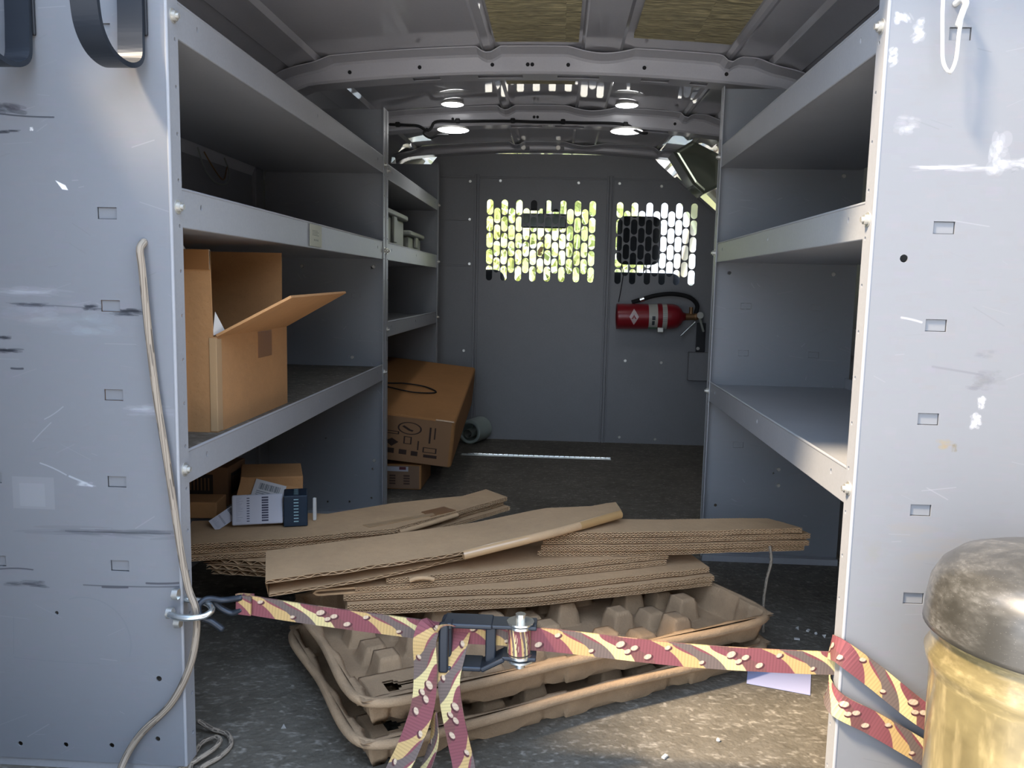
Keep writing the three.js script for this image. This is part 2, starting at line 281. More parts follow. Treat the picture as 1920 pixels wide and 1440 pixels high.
function panelTex(dir, face, seed, draw) {
  const xa = dir < 0 ? face - 0.395 : face;
  return canvasTex(608, 2048, (c, w, h) => {
    const R = rng(seed), X = (x) => (x - xa) / 0.395 * w, Y = (y) => h - y / 1.33 * h, S = w / 0.395;
    c.fillStyle = '#7d8084'; c.fillRect(0, 0, w, h);
    for (let k = 0; k < 2600; k++) { const v = 118 + 18 * R(); c.fillStyle = `rgba(${v},${v + 2},${v + 5},.10)`; c.fillRect(R() * w, R() * h, 4 + 40 * R(), 2 + 14 * R()); }
    for (let k = 0; k < 90; k++) { c.strokeStyle = `rgba(${R() < 0.7 ? '172,174,178' : '98,100,104'},${0.12 + 0.22 * R()})`; c.lineWidth = 0.6 + 1.6 * R(); const x = R() * w, y = R() * h, a = (R() - 0.5) * 1.2, l = 10 + 70 * R(); c.beginPath(); c.moveTo(x, y); c.lineTo(x + l * Math.cos(a), y + l * Math.sin(a)); c.stroke(); }
    const smear = (x, y, l, t, a, col, ang = 0) => { for (let k = 0; k < 26; k++) { c.save(); c.translate(X(x) + (R() - 0.5) * l * S, Y(y) + (R() - 0.5) * t * S); c.rotate(ang + (R() - 0.5) * 0.25); c.fillStyle = `rgba(${col},${0.5 * a * (0.3 + R())})`; c.beginPath(); c.ellipse(0, 0, (0.1 + 0.28 * R()) * l * S, (0.06 + 0.2 * R()) * t * S + 0.6, 0, 0, 7); c.fill(); c.restore(); } };
    const line = (x0, y0, x1, y1, wd, a, col) => { c.strokeStyle = `rgba(${col},${a})`; c.lineWidth = wd * S; c.lineCap = 'round'; c.beginPath(); c.moveTo(X(x0), Y(y0)); c.quadraticCurveTo(X((x0 + x1) / 2), Y((y0 + y1) / 2 + (R() - 0.5) * 0.008), X(x1), Y(y1)); c.stroke(); };
    draw({ smear, line, c, X, Y, S, R });
  });
}
const DK = '30,33,40', PL = '192,197,203', W = '222,222,220';
const texL = panelTex(-1, FACE_L, 101, ({ smear, line, c, X, Y, S }) => {
  smear(-0.80, 1.02, 0.05, 0.012, 0.35, DK, 0.2); line(-0.815, 1.012, -0.735, 1.008, 0.002, 0.6, DK); smear(-0.81, 0.987, 0.03, 0.004, 0.5, DK);
  smear(-0.69, 0.735, 0.02, 0.007, 0.5, DK); smear(-0.635, 0.729, 0.04, 0.008, 0.6, DK); smear(-0.78, 0.737, 0.05, 0.005, 0.35, DK); line(-0.80, 0.738, -0.61, 0.73, 0.0016, 0.3, DK);
  smear(-0.83, 0.687, 0.02, 0.004, 0.5, DK); smear(-0.825, 0.667, 0.035, 0.006, 0.5, DK); line(-0.818, 0.641, -0.80, 0.641, 0.003, 0.6, DK);
  smear(-0.66, 0.393, 0.20, 0.010, 0.16, DK); line(-0.745, 0.392, -0.58, 0.394, 0.0016, 0.35, DK);
  line(-0.853, 0.327, -0.80, 0.328, 0.002, 0.5, DK); smear(-0.81, 0.306, 0.05, 0.008, 0.3, DK); line(-0.72, 0.307, -0.56, 0.311, 0.002, 0.4, DK); line(-0.69, 0.305, -0.65, 0.306, 0.003, 0.5, DK); line(-0.62, 0.314, -0.565, 0.317, 0.003, 0.5, DK);
  c.fillStyle = 'rgba(252,252,252,.95)'; c.beginPath(); c.moveTo(X(-0.737), Y(0.919)); c.lineTo(X(-0.722), Y(0.912)); c.lineTo(X(-0.718), Y(0.905)); c.lineTo(X(-0.727), Y(0.906)); c.fill();
  smear(-0.769, 0.991, 0.004, 0.004, 0.9, W); c.fillStyle = 'rgba(196,198,204,.13)'; c.fillRect(X(-0.826), Y(0.475), 0.066 * S, 0.05 * S); c.fillStyle = 'rgba(204,206,212,.10)'; c.fillRect(X(-0.815), Y(0.465), 0.04 * S, 0.036 * S);
  line(-0.78, 0.497, -0.74, 0.48, 0.002, 0.45, PL); line(-0.735, 0.478, -0.70, 0.464, 0.003, 0.55, PL); smear(-0.71, 0.467, 0.02, 0.006, 0.4, PL); smear(-0.60, 0.583, 0.07, 0.014, 0.22, PL); smear(-0.78, 0.757, 0.09, 0.012, 0.16, PL); smear(-0.76, 0.725, 0.1, 0.03, 0.08, PL); smear(-0.70, 0.71, 0.08, 0.03, 0.07, '190,215,225');
  line(-0.77, 0.565, -0.74, 0.585, 0.0015, 0.35, PL); line(-0.79, 0.53, -0.76, 0.56, 0.0015, 0.3, PL); smear(-0.77, 0.25, 0.1, 0.05, 0.05, '120,128,132');
  c.strokeStyle = 'rgba(110,114,120,.35)'; c.lineWidth = 2.5; c.beginPath(); c.arc(X(-0.72), Y(0.215), 0.072 * S, -1.9, 0.3); c.stroke(); line(-0.835, 0.25, -0.838, 0.19, 0.0014, 0.35, '110,114,120'); line(-0.838, 0.184, -0.70, 0.18, 0.0014, 0.3, '110,114,120'); line(-0.76, 0.235, -0.755, 0.19, 0.0012, 0.3, '120,122,126');
});
const texR = panelTex(1, FACE_R, 202, ({ smear, line, c, X, Y, S }) => {
  smear(0.455, 1.15, 0.02, 0.012, 0.4, W, 0.9); smear(0.475, 1.135, 0.012, 0.03, 0.35, W, 0.9); smear(0.443, 1.10, 0.010, 0.022, 0.45, W, 1.0); smear(0.47, 1.01, 0.025, 0.02, 0.14, W);
  smear(0.593, 0.975, 0.022, 0.05, 0.2, W); smear(0.62, 0.96, 0.04, 0.014, 0.16, W); smear(0.601, 0.631, 0.008, 0.014, 0.5, W); smear(0.596, 0.604, 0.012, 0.018, 0.45, W); smear(0.54, 0.954, 0.09, 0.006, 0.25, W);
  line(0.53, 0.68, 0.60, 0.67, 0.003, 0.25, '90,90,96'); smear(0.61, 0.668, 0.035, 0.016, 0.25, '96,96,100'); smear(0.598, 0.654, 0.025, 0.01, 0.2, '96,96,100'); smear(0.555, 0.57, 0.016, 0.012, 0.4, '140,124,96'); smear(0.57, 0.565, 0.006, 0.01, 0.4, '110,100,80');
  line(0.482, 0.748, 0.51, 0.742, 0.003, 0.35, W); smear(0.60, 0.70, 0.02, 0.01, 0.15, '100,100,104'); smear(0.47, 0.40, 0.03, 0.04, 0.08, '120,118,112'); smear(0.55, 0.42, 0.1, 0.05, 0.06, '130,128,122');
});
M.tab = std({ color: 0x7d8084, roughness: 0.4 });
M.panelL = std({ map: texL, roughness: 0.38 });
M.panelR = std({ map: texR, roughness: 0.38 });
const plainPanelTex = panelTex(-1, FACE_L, 303, ({ smear, line, R }) => { for (let k = 0; k < 20; k++) { const x = FACE_L - 0.02 - 0.35 * R(), y = 0.1 + 1.1 * R(); line(x, y, x + 0.03 * (R() - 0.5), y + 0.03 * (R() - 0.5), 0.0015, 0.3, PL); } });
M.panelPlain = std({ map: plainPanelTex, roughness: 0.42 });
const hexBolt = merge([new THREE.CylinderGeometry(0.0075, 0.0075, 0.006, 6), new THREE.CylinderGeometry(0.0105, 0.0105, 0.002, 16).translate(0, -0.003, 0), new THREE.CylinderGeometry(0.004, 0.004, 0.006, 10).translate(0, 0.004, 0)]);
const boltL = hexBolt.clone().rotateZ(-PI / 2), boltR = hexBolt.clone().rotateZ(PI / 2), tabGeo = metreUV(new THREE.BoxGeometry(0.0276, 0.0156, 0.0015));
const tabYs = [1.13, 0.873, 0.738, 0.605, 0.472, 0.34];
function shelvingUnit(name, label, face, dir, z0, z1, shelves, mat0) {
  const root = thing(name, label, 'shelving', [face + dir * 0.2, 0, (z0 + z1) / 2]), X = (d) => face + dir * d;
  const tabs = []; for (const y of tabYs) { tabs.push([0.096, y]); tabs.push([0.292, y]); }
  const rounds = [[0.04, 0.16, 0.0045], [0.045, 0.06, 0.004], [0.12, 0.045, 0.004], [0.195, 0.042, 0.004], [0.27, 0.04, 0.004], [0.045, 0.83, 0.0055], [0.20, 0.26, 0.003]];
  for (const [near, z, sg, mat] of [[true, z0, -1, mat0], [false, z1, 1, M.panelPlain]]) {
    const pn = part(root, 'end_panel', endPanelGeo(face, dir, near ? z : z + 0.002, tabs, rounds), mat);
    for (const [d, y] of tabs) { const m = place(new THREE.Mesh(tabGeo, M.tab)); m.name = 'knockout_tab'; m.position.set(X(d) - root.position.x, y - root.position.y, z + (near ? -0.0034 : 0.0004) - root.position.z); pn.add(m); }
    // edge flange, with its row of holes
    const s = new THREE.Shape(); const fw = 0.034; s.moveTo(0, 0.016); s.lineTo(fw, 0.016); s.lineTo(fw, 1.33); s.lineTo(0, 1.33); s.closePath();
    for (let y = 0.06; y < 1.3; y += 0.0665) { const p = new THREE.Path(); p.absarc(fw * 0.72, y, 0.003, 0, 2 * PI, false); s.holes.push(p); }
    const g = new THREE.ExtrudeGeometry(s, { depth: 0.002, bevelEnabled: false, curveSegments: 5 }).rotateY(sg < 0 ? PI / 2 : -PI / 2).translate(face + (sg < 0 ? -0.001 : 0.001), 0, z);
    part(root, 'flange', metreUV(g), M.paint, pn);
    part(root, 'foot', metreUV(bx(X(0.004), X(0.39), 0.0005, 0.018, z + sg * 0.004, z + sg * 0.03)), M.paint, pn);
    part(root, 'rolled_edge', new THREE.CylinderGeometry(0.003, 0.003, 1.312, 10).translate(X(0.001), 0.673, z + sg * 0.002), M.paint, pn);
  }
  const za = z0 - 0.034, zb = z1 + 0.034;
  for (const { t, b, up } of shelves) {
    const fy = up ? b + 0.001 : t - 0.010, dep = 0.385;
    const sh = part(root, 'shelf', metreUV(merge([bx(X(0.004), X(dep), fy - 0.001, fy + 0.001, z0 - 0.003, z1 + 0.003), bx(X(dep), X(dep - 0.002), fy, fy + 0.03, z0 - 0.003, z1 + 0.003)])), M.paint);
    const s = new THREE.Shape(), L = za - zb + 0.006, h = t - b; s.moveTo(0, 0); s.lineTo(L, 0); s.lineTo(L, h); s.lineTo(0, h); s.closePath();
    for (const q of [0.075, L - 0.075, L * 0.5]) { const p = new THREE.Path(); p.ellipse(q, h * 0.62, 0.0032, 0.0048, 0, 2 * PI, false, 0); s.holes.push(p); }
    const lip = new THREE.ExtrudeGeometry(s, { depth: 0.002, bevelEnabled: false, curveSegments: 5 }).rotateY(PI / 2).translate(face - 0.001 + dir * 0.0025, b, za + 0.003);
    part(root, 'lip', metreUV(merge([lip, cylBetween([X(0.0035), t, za + 0.003], [X(0.0035), t, zb - 0.003], 0.0028, 0.0028, 8), cylBetween([X(0.0035), b, za + 0.003], [X(0.0035), b, zb - 0.003], 0.0022, 0.0022, 8)])), M.paint, sh);
    copies(root, 'bolt', dir < 0 ? boltL : boltR, M.bolt, [[face - dir * 0.004, (t + b) / 2, z0 - 0.019], [face - dir * 0.004, (t + b) / 2, z1 + 0.018]], sh);
  }
  return root;
}
const unitA = shelvingUnit('shelving_unit', 'grey steel shelving unit with camera-side scuffed end panel, holding the open carton', FACE_L, -1, -1.18, -2.664, [{ t: 1.18, b: 1.13, up: true }, { t: 0.913, b: 0.858, up: true }, { t: 0.515, b: 0.466, up: false }], M.panelL);
unitA.userData.label = 'long grey steel shelving unit with scuffed end panel, holding the open carton';
const unitB = shelvingUnit('shelving_unit', 'short grey steel shelving unit between the long unit and the partition', FACE_L, -1, -2.668, -3.84, [{ t: 1.165, b: 1.12, up: true }, { t: 0.913, b: 0.858, up: true }, { t: 0.652, b: 0.604, up: false }], M.panelPlain);
const unitC = shelvingUnit('shelving_unit', 'empty grey steel shelving unit with pale end panel, on the dome container side', FACE_R, 1, -1.18, -2.354, [{ t: 1.172, b: 1.117, up: true }, { t: 0.909, b: 0.859, up: true }, { t: 0.522, b: 0.47, up: false }], M.panelR);
part(unitA, 'dark_shelf_sheet', metreUV(bx(FACE_L - 0.006, FACE_L - 0.38, 0.5062, 0.5068, -1.19, -2.655)), M.mat, unitA, 'thin dark sheet on the lowest shelf');  // thin dark sheet added so this shelf floor comes out darker
{
  const t = canvasTex(128, 192, (c, w, h) => { c.fillStyle = '#bcbda8'; c.fillRect(0, 0, w, h); c.fillStyle = 'rgba(120,124,110,.75)'; for (let k = 0; k < 4; k++) c.fillRect(22, 52 + k * 13, 60 + 14 * (k % 2), 6); for (let k = 0; k < 3; k++) c.fillRect(40 + k * 18, 128, 12, 16); });
  const s = place(new THREE.Mesh(new RoundedBoxGeometry(0.092, 0.05, 0.0012, 1, 0.0005).rotateY(PI / 2), std({ map: t, roughness: 0.6 }))); s.name = 'label_sticker'; s.userData.label = 'pale cream printed sticker on the shelf lip';
  s.position.set(FACE_L + 0.0008 - unitA.position.x, 0.886, -1.893 - unitA.position.z); unitA.add(s);
}
const screwGeo = new THREE.CylinderGeometry(0.005, 0.006, 0.004, 8).rotateX(PI / 2);
copies(unitA, 'screw', screwGeo, M.bolt, [[-0.603, 0.833, -2.66], [-0.674, 0.535, -2.66], [-0.60, 0.19, -2.66], [-0.84, 0.83, -2.66]]);
copies(unitC, 'screw', screwGeo, M.bolt, [[0.776, 1.10, -2.35], [0.766, 0.832, -2.35], [0.648, 0.272, -2.35], [0.65, 0.225, -2.35]]);
// loose wires behind the top shelf
{
  const t = thing('loose_wire', 'thin pale wires looping out of the van side above the carton shelf', 'wire', [-0.955, 1.05, -2.25]);
  part(t, 'strand', capped([[-0.962, 1.125, -2.17], [-0.95, 1.07, -2.186], [-0.94, 1.042, -2.236], [-0.94, 1.052, -2.305], [-0.95, 1.09, -2.345], [-0.962, 1.125, -2.345]], 0.0022, 50, 6), M.plasticGrey);
  part(t, 'strand', capped([[-0.962, 1.12, -2.21], [-0.95, 1.08, -2.245], [-0.945, 1.058, -2.29], [-0.955, 1.10, -2.345]], 0.002, 40, 6), M.brass);
}

// ------------------------------------------------------------------ ceiling lamps
const lampEm = std({ color: 0xffffff, emissive: 0xffffff, emissiveIntensity: 3.2, roughness: 0.5 });
for (const [x, z, r, y0, lab] of [[-0.405, -3.07, 0.040, roofY(-0.405), 'small flat round ceiling lamp between the two roof bows, above the door panel edge'], [0.228, -3.07, 0.040, roofY(0.228), 'small flat round ceiling lamp between the two roof bows, on the extinguisher side'], [-0.423, -3.235, 0.060, roofY(-0.423) - 0.061, 'bright round lamp under the second roof bow, on the side of the lidded bins'], [0.243, -3.235, 0.060, roofY(0.243) - 0.061, 'bright round lamp under the second roof bow, on the extinguisher side']]) {
  const y = y0 + tilt(z), t = thing('ceiling_lamp', lab, 'lamp', [x, y - 0.014, z], 'ceiling lamps');
  part(t, 'housing', new THREE.CylinderGeometry(r * 1.02, r * 1.05, 0.007, 28).translate(x, y - 0.0037, z), M.white);
  part(t, 'lens', new THREE.SphereGeometry(r, 28, 8, 0, 2 * PI, PI / 2, PI / 2).scale(1, 0.12, 1).translate(x, y - 0.0072, z), lampEm);
  const l = new THREE.SpotLight(0xffffff, 0.02, 0, 1.3, 0.6, 2); l.position.set(0, -0.006, 0); l.target.position.set(0, -1, 0); l.castShadow = true; l.shadow.radius = 2; t.add(l, l.target);
}

// ------------------------------------------------------------------ open carton on the shelf
{
  const y0 = 0.507, h = 0.172, xr = -0.604, xl = -0.925, zn = -1.418, zf = -1.80, fl = 0.163, T = 0.005;
  const r = thing('cardboard_carton', 'open brown cardboard carton standing on the grey shelf with flaps up', 'carton', [(xr + xl) / 2, y0, (zn + zf) / 2]);
  part(r, 'wall', metreUV(bx(xl, xr, y0, y0 + h, zn, zn - T)), M.cardBox); part(r, 'wall', metreUV(bx(xl, xr, y0, y0 + h, zf + T, zf)), M.cardBox);
  part(r, 'wall', metreUV(bx(xl, xl + T, y0, y0 + h, zn - T, zf + T)), M.cardBox); part(r, 'wall', metreUV(bx(xr - T, xr, y0, y0 + h, zn - T, zf + T)), M.cardBox);
  part(r, 'bottom', metreUV(bx(xl + T, xr - T, y0, y0 + T, zn - T, zf + T)), M.cardBox);
  const flap = (pts, nrm) => {                                               // quad with thickness
    const P = pts.map((p) => V(...p)), n = V(...nrm).multiplyScalar(0.0045), Q = P.map((p) => p.clone().add(n)), pos = [];
    const quad = (a, b, c, d) => { for (const q of [a, b, c, a, c, d]) pos.push(q.x, q.y, q.z); };
    quad(P[0], P[1], P[2], P[3]); quad(Q[3], Q[2], Q[1], Q[0]); for (let i = 0; i < 4; i++) { const j = (i + 1) % 4; quad(P[i], Q[i], Q[j], P[j]); }
    const g = new THREE.BufferGeometry(); g.setAttribute('position', new THREE.Float32BufferAttribute(pos, 3)); g.computeVertexNormals(); return metreUV(g);
  };
  const yt = y0 + h;
  part(r, 'flap', flap([[xl, yt, zn], [xr - 0.006, yt, zn], [xr - 0.006, yt + fl - 0.012, zn + 0.006], [xl, yt + fl - 0.012, zn + 0.006]], [0, 0, -1]), M.cardBox);
  part(r, 'flap', flap([[xl, yt, zf], [xr - 0.01, yt, zf], [xr - 0.012, yt + fl, zf - 0.008], [xl, yt + fl, zf - 0.008]], [0, 0, 1]), M.cardBox);
  part(r, 'flap', flap([[xl, yt, zn - 0.01], [xl, yt, zf + 0.01], [xl - 0.006, yt + fl, zf + 0.012], [xl - 0.006, yt + fl, zn - 0.012]], [1, 0, 0]), M.cardBox);
  part(r, 'flap', flap([[xr, yt, zn - 0.004], [xr, yt, zf + 0.004], [xr + 0.138, yt + 0.078, zf + 0.012], [xr + 0.134, yt + 0.072, zn - 0.01]], [-0.45, 0.89, 0]), M.cardBox);
  // adhesive tape
  part(r, 'tape', rbx(-0.735, -0.66, y0, yt + fl - 0.014, zn, zn + 0.0072 , 0.0005, 1).applyMatrix4(new THREE.Matrix4()), M.tapeClear);
  part(r, 'tape', rbx(xr - 0.012, xr + 0.001, y0 + 0.002, yt - 0.002, zn - 0.004, zn + 0.0014, 0.0005, 1), M.tapeClear);
  part(r, 'tape', rbx(-0.92, xr - 0.006, yt + fl - 0.045, yt + fl - 0.010, zn + 0.002, zn + 0.0078, 0.0005, 1), M.tape);
  part(r, 'tape', rbx(xr - 0.001, xr + 0.0012, yt - 0.055, yt - 0.002, -1.62, -1.70, 0.0005, 1), M.tape, r, 'square of dark brown tape');
  part(r, 'tape', rbx(xr - 0.002, xr + 0.0012, y0 + 0.002, yt - 0.004, zn - 0.022, zn, 0.0005, 1), M.tapeClear);
  for (const q of [[-0.69, yt + fl - 0.012, zn + 0.008, -0.665, yt + fl + 0.012, zn + 0.012, -0.65, yt + fl - 0.012, zn + 0.006], [-0.612, yt + 0.002, zn - 0.006, -0.594, yt + 0.008, zn - 0.02, -0.606, yt + 0.045, zn - 0.004]]) { const scrap = new THREE.BufferGeometry(); scrap.setAttribute('position', new THREE.Float32BufferAttribute(q, 3)); scrap.computeVertexNormals(); part(r, 'torn_tape', scrap, M.white, r, 'white torn end of tape'); }
}

// ------------------------------------------------------------------ corrugated flattened cartons
function poly(pts, n) { const c = new THREE.CurvePath(); for (let i = 0; i < pts.length - 1; i++) c.add(new THREE.LineCurve3(V(...pts[i]), V(...pts[i + 1]))); return Array.from({ length: n }, (_, i) => c.getPointAt(i / (n - 1))); }
function slabGeo(F, B, a, b, inset = 0, m = 4) {                             // closed slab between front row F and back row B, offset a (top) to b (bottom) in y
  const n = F.length, pos = [], P = (i, j, o) => { const d = B[i].clone().sub(F[i]), L = d.length(), t = inset / L + (1 - inset / L) * j / m, q = F[i].clone().addScaledVector(d, t); q.y += o; return q; };
  const quad = (p, q, r, s) => { for (const v of [p, q, r, p, r, s]) pos.push(v.x, v.y, v.z); };
  for (let i = 0; i < n - 1; i++) for (let j = 0; j < m; j++) { quad(P(i, j, a), P(i + 1, j, a), P(i + 1, j + 1, a), P(i, j + 1, a)); quad(P(i, j, b), P(i, j + 1, b), P(i + 1, j + 1, b), P(i + 1, j, b)); }
  for (let i = 0; i < n - 1; i++) { quad(P(i, 0, b), P(i + 1, 0, b), P(i + 1, 0, a), P(i, 0, a)); quad(P(i, m, a), P(i + 1, m, a), P(i + 1, m, b), P(i, m, b)); }
  for (let j = 0; j < m; j++) { quad(P(0, j, a), P(0, j + 1, a), P(0, j + 1, b), P(0, j, b)); quad(P(n - 1, j, b), P(n - 1, j + 1, b), P(n - 1, j + 1, a), P(n - 1, j, a)); }
  const g = new THREE.BufferGeometry(); g.setAttribute('position', new THREE.Float32BufferAttribute(pos, 3)); g.computeVertexNormals(); return g;
}
function fluteGeo(F, B, yc, amp, lam, depth, th = 0.0011) {
  const len = F.reduce((s, p, i) => i ? s + p.distanceTo(F[i - 1]) : 0, 0), n = Math.ceil(len / lam * 6), pos = [], n0 = F.length - 1;
  const at = (k) => { const u = k / n * n0, i = Math.min(n0 - 1, Math.floor(u)), f = u - i, p = F[i].clone().lerp(F[i + 1], f), d = B[i].clone().lerp(B[i + 1], f).sub(p).normalize().multiplyScalar(depth); p.y += yc + (amp - th / 2) * Math.sin(2 * PI * k / 6); const q = p.clone(); p.y += th / 2; q.y -= th / 2; return [p, p.clone().add(d), q, q.clone().add(d)]; };
  for (let k = 0; k < n; k++) { const [a, a2, c, c2] = at(k), [b, b2, d, d2] = at(k + 1); for (const v of [a, b, b2, a, b2, a2, c, c2, d2, c, d2, d, c, d, b, c, b, a]) pos.push(v.x, v.y, v.z); }
  const g = new THREE.BufferGeometry(); g.setAttribute('position', new THREE.Float32BufferAttribute(pos, 3)); g.computeVertexNormals(); return g;
}
function layerGeo(front, back, t, { rows = 2, lam = 0.0095, n = 25, seed = 1 } = {}) {
  const R = rng(seed), F = poly(front, n), B = poly(back, n); for (const p of F) { p.z += 0.003 * (R() - 0.5); p.y += 0.0015 * (R() - 0.5); }
  const L = [slabGeo(F, B, 0, -0.0006), slabGeo(F, B, -(t - 0.0006), -t), slabGeo(F, B, -0.0006, -(t - 0.0006), 0.1)], hh = t / rows;
  for (let k = 0; k < rows; k++) { L.push(fluteGeo(F, B, -hh * (k + 0.5), hh / 2 - 0.0003, lam, 0.102)); if (k) L.push(slabGeo(F, B, -hh * k + 0.0004, -hh * k - 0.0004, 0, 1)); }
  return metreUV(merge(L));
}
function flatCarton(label, layers, base) {
  const r = thing('flattened_carton', label, 'cardboard', base, 'flattened cartons stacked on the pulp trays');
  layers.forEach(([f, b, t, o], i) => part(r, 'cardboard_layer', layerGeo(f, b, t, { seed: 7 * i + Math.round(100 * Math.abs(base[0])) + 3, ...o }), M.card));
  return r;
}
const up = (pts, dy, dx = 0, dz = 0) => pts.map(([x, y, z]) => [x + dx, y + dy, z + dz]);
{ // front bottom one, resting on the trays
  const f = [[-0.405, 0.131, -1.545], [-0.034, 0.131, -1.632], [0.364, 0.131, -1.798]], b = [[-0.47, 0.131, -1.76], [-0.10, 0.131, -1.87], [0.29, 0.131, -2.03]];
  flatCarton('lowest flattened double-wall carton lying directly on the egg-crate pulp tray', [[f, b, 0.0108, {}], [up(f, 0.0135, 0.004, 0.004), up(b, 0.0135), 0.0108, {}], [up(f, 0.0285, -0.006, -0.006), up(b, 0.027), 0.0108, {}]], [-0.05, 0.119, -1.8]);
}
{ // next one up
  const f = [[-0.39, 0.173, -1.562], [-0.335, 0.172, -1.578], [-0.036, 0.172, -1.684], [0.262, 0.172, -1.807]], b = [[-0.44, 0.173, -1.69], [-0.38, 0.172, -1.72], [-0.09, 0.172, -1.87], [0.21, 0.172, -2.0]];
  const r = flatCarton('flattened carton with rolled front fold, directly above the lowest one', [[f, b, 0.0105, {}], [up([f[1], f[2], f[3]], 0.014, 0.004, -0.004), up([b[1], b[2], b[3]], 0.0125), 0.0105, {}]], [-0.08, 0.158, -1.8]);
  const curl = (pts) => ribbon(pts.map(([x, y]) => [x - 0.017, y, -1.54 - 0.335 * (x + 0.466) - 0.057]), [[-0.29, 0, -0.95], [-0.29, 0, -0.95]], 0.12, 0.0042, 60);
  part(r, 'rolled_fold', metreUV(curl([[-0.36, 0.1705], [-0.44, 0.1708], [-0.462, 0.170], [-0.4685, 0.1662], [-0.462, 0.1625], [-0.44, 0.1617], [-0.28, 0.1617]])), M.card);
  part(r, 'torn_curl', metreUV(tube([[-0.285, 0.181, -1.590], [-0.27, 0.186, -1.592], [-0.252, 0.185, -1.598], [-0.238, 0.180, -1.605]], 0.0045, 20, 8)), M.card);
}
{ // long narrow carton on top
  const f = [[-0.532, 0.224, -1.447], [-0.37, 0.224, -1.539], [-0.182, 0.232, -1.632], [-0.016, 0.258, -1.706], [0.160, 0.272, -1.85]], b = [[-0.590, 0.224, -1.611], [-0.40, 0.224, -1.73], [-0.18, 0.233, -1.84], [-0.02, 0.257, -1.90], [0.156, 0.268, -1.912]];
  const f2 = [[-0.530, 0.192, -1.462], [-0.355, 0.196, -1.56], [-0.188, 0.214, -1.648], [-0.016, 0.2505, -1.712], [0.150, 0.262, -1.845]], b2 = [[-0.585, 0.200, -1.62], [-0.40, 0.2, -1.74], [-0.18, 0.218, -1.86], [-0.02, 0.2505, -1.90], [0.145, 0.262, -1.89]];
  const r = flatCarton('long smooth topmost flattened carton with taped fold, spanning both stacks', [[f, b, 0.007, { rows: 1, lam: 0.03 }], [f2, b2, 0.006, { rows: 1, lam: 0.03 }]], [-0.2, 0.186, -1.7]);
  part(r, 'folded_edge', metreUV(tube([[-0.182, 0.223, -1.637], [-0.1, 0.237, -1.672], [-0.016, 0.250, -1.708], [0.07, 0.257, -1.775], [0.155, 0.264, -1.846]], 0.0098, 40, 10)), M.card);
  part(r, 'tape', metreUV(tube([[-0.182, 0.2235, -1.636], [-0.12, 0.2338, -1.662], [-0.05, 0.2450, -1.692]], 0.0104, 20, 10)), M.tapeClear, r, 'pale tape along the fold');
  part(r, 'tape', metreUV(tube([[0.06, 0.2562, -1.766], [0.11, 0.2605, -1.808], [0.156, 0.264, -1.846]], 0.0104, 20, 10)), M.tapeGold, r, 'amber tape at the fold end');
  part(r, 'left_fold', metreUV(slabGeo(poly([[-0.532, 0.220, -1.448], [-0.590, 0.220, -1.611]], 8), poly([[-0.531, 0.188, -1.461], [-0.586, 0.196, -1.62]], 8), 0, -0.001)), M.card);
}
{ // left stack
  const f = [[-0.80, 0.205, -1.685], [-0.571, 0.205, -1.766], [-0.371, 0.206, -1.862]], b = [[-0.86, 0.205, -1.86], [-0.618, 0.205, -1.914], [-0.42, 0.206, -2.08]];
  const e = [[-0.371, 0.206, -1.862], [-0.24, 0.209, -2.02], [-0.122, 0.212, -2.165]], eb = [[-0.42, 0.206, -2.08], [-0.30, 0.209, -2.14], [-0.153, 0.212, -2.20]];
  const F = [...f, ...e.slice(1)], B = [...b, ...eb.slice(1)];
  const r = flatCarton('wide flattened carton reaching under the shelf with the open carton', [[up(F, -0.0265, 0.008, 0.003), up(B, -0.0265), 0.0102, {}], [up(F, -0.0135, -0.01, -0.003), up(B, -0.0125), 0.0102, {}], [F, B, 0.0105, {}]], [-0.45, 0.171, -1.9]);
  part(r, 'folded_edge', metreUV(tube([[-0.36, 0.196, -1.862], [-0.30, 0.198, -1.935], [-0.24, 0.201, -2.01]], 0.006, 20, 8)), M.card);
  part(r, 'tape', metreUV(slabGeo(poly([[-0.30, 0.2085, -1.96], [-0.245, 0.2105, -2.02]], 5), poly([[-0.33, 0.2085, -2.0], [-0.28, 0.2105, -2.05]], 5), 0, -0.001)), M.tape);
  part(r, 'tape', metreUV(slabGeo(poly([[-0.43, 0.207, -1.86], [-0.28, 0.209, -1.98]], 5), poly([[-0.45, 0.207, -1.875], [-0.30, 0.209, -1.99]], 5), 0, -0.0008)), M.tapeClear);
  const f3 = [[-0.755, 0.139, -1.72], [-0.62, 0.139, -1.715], [-0.50, 0.139, -1.71]], b3 = [[-0.70, 0.139, -2.1], [-0.60, 0.139, -2.1], [-0.49, 0.139, -2.1]];
  flatCarton('rounded-corner flattened carton tucked below the wide one beside the long shelving unit', [[f3, b3, 0.010, { rows: 1, lam: 0.03 }], [up(f3, 0.0125, -0.008, 0.004), up(b3, 0.0125), 0.010, { rows: 1, lam: 0.03 }], [up(f3, 0.026, -0.016, 0.002), up(b3, 0.026), 0.010, { rows: 1, lam: 0.03 }]], [-0.6, 0.133, -1.9]);
}
{ // right stack
  const f = [[-0.03, 0.199, -1.752], [0.197, 0.199, -1.785], [0.585, 0.199, -1.868]], b = [[0.0, 0.199, -1.90], [0.28, 0.199, -1.925], [0.565, 0.199, -1.95]];
  flatCarton('flattened double-wall carton reaching under the empty shelving unit', [0, 1, 2, 3].map((k) => [up(f, 0.0145 * k, [0, 0.008, 0.012, -0.01][k], [0, 0.005, 0.0, 0.006][k]), up(b, 0.0140 * k, [0, 0, 0, -0.03][k], [0, 0, 0, 0.03][k]), 0.0112, {}]), [0.25, 0.182, -1.85]);
}
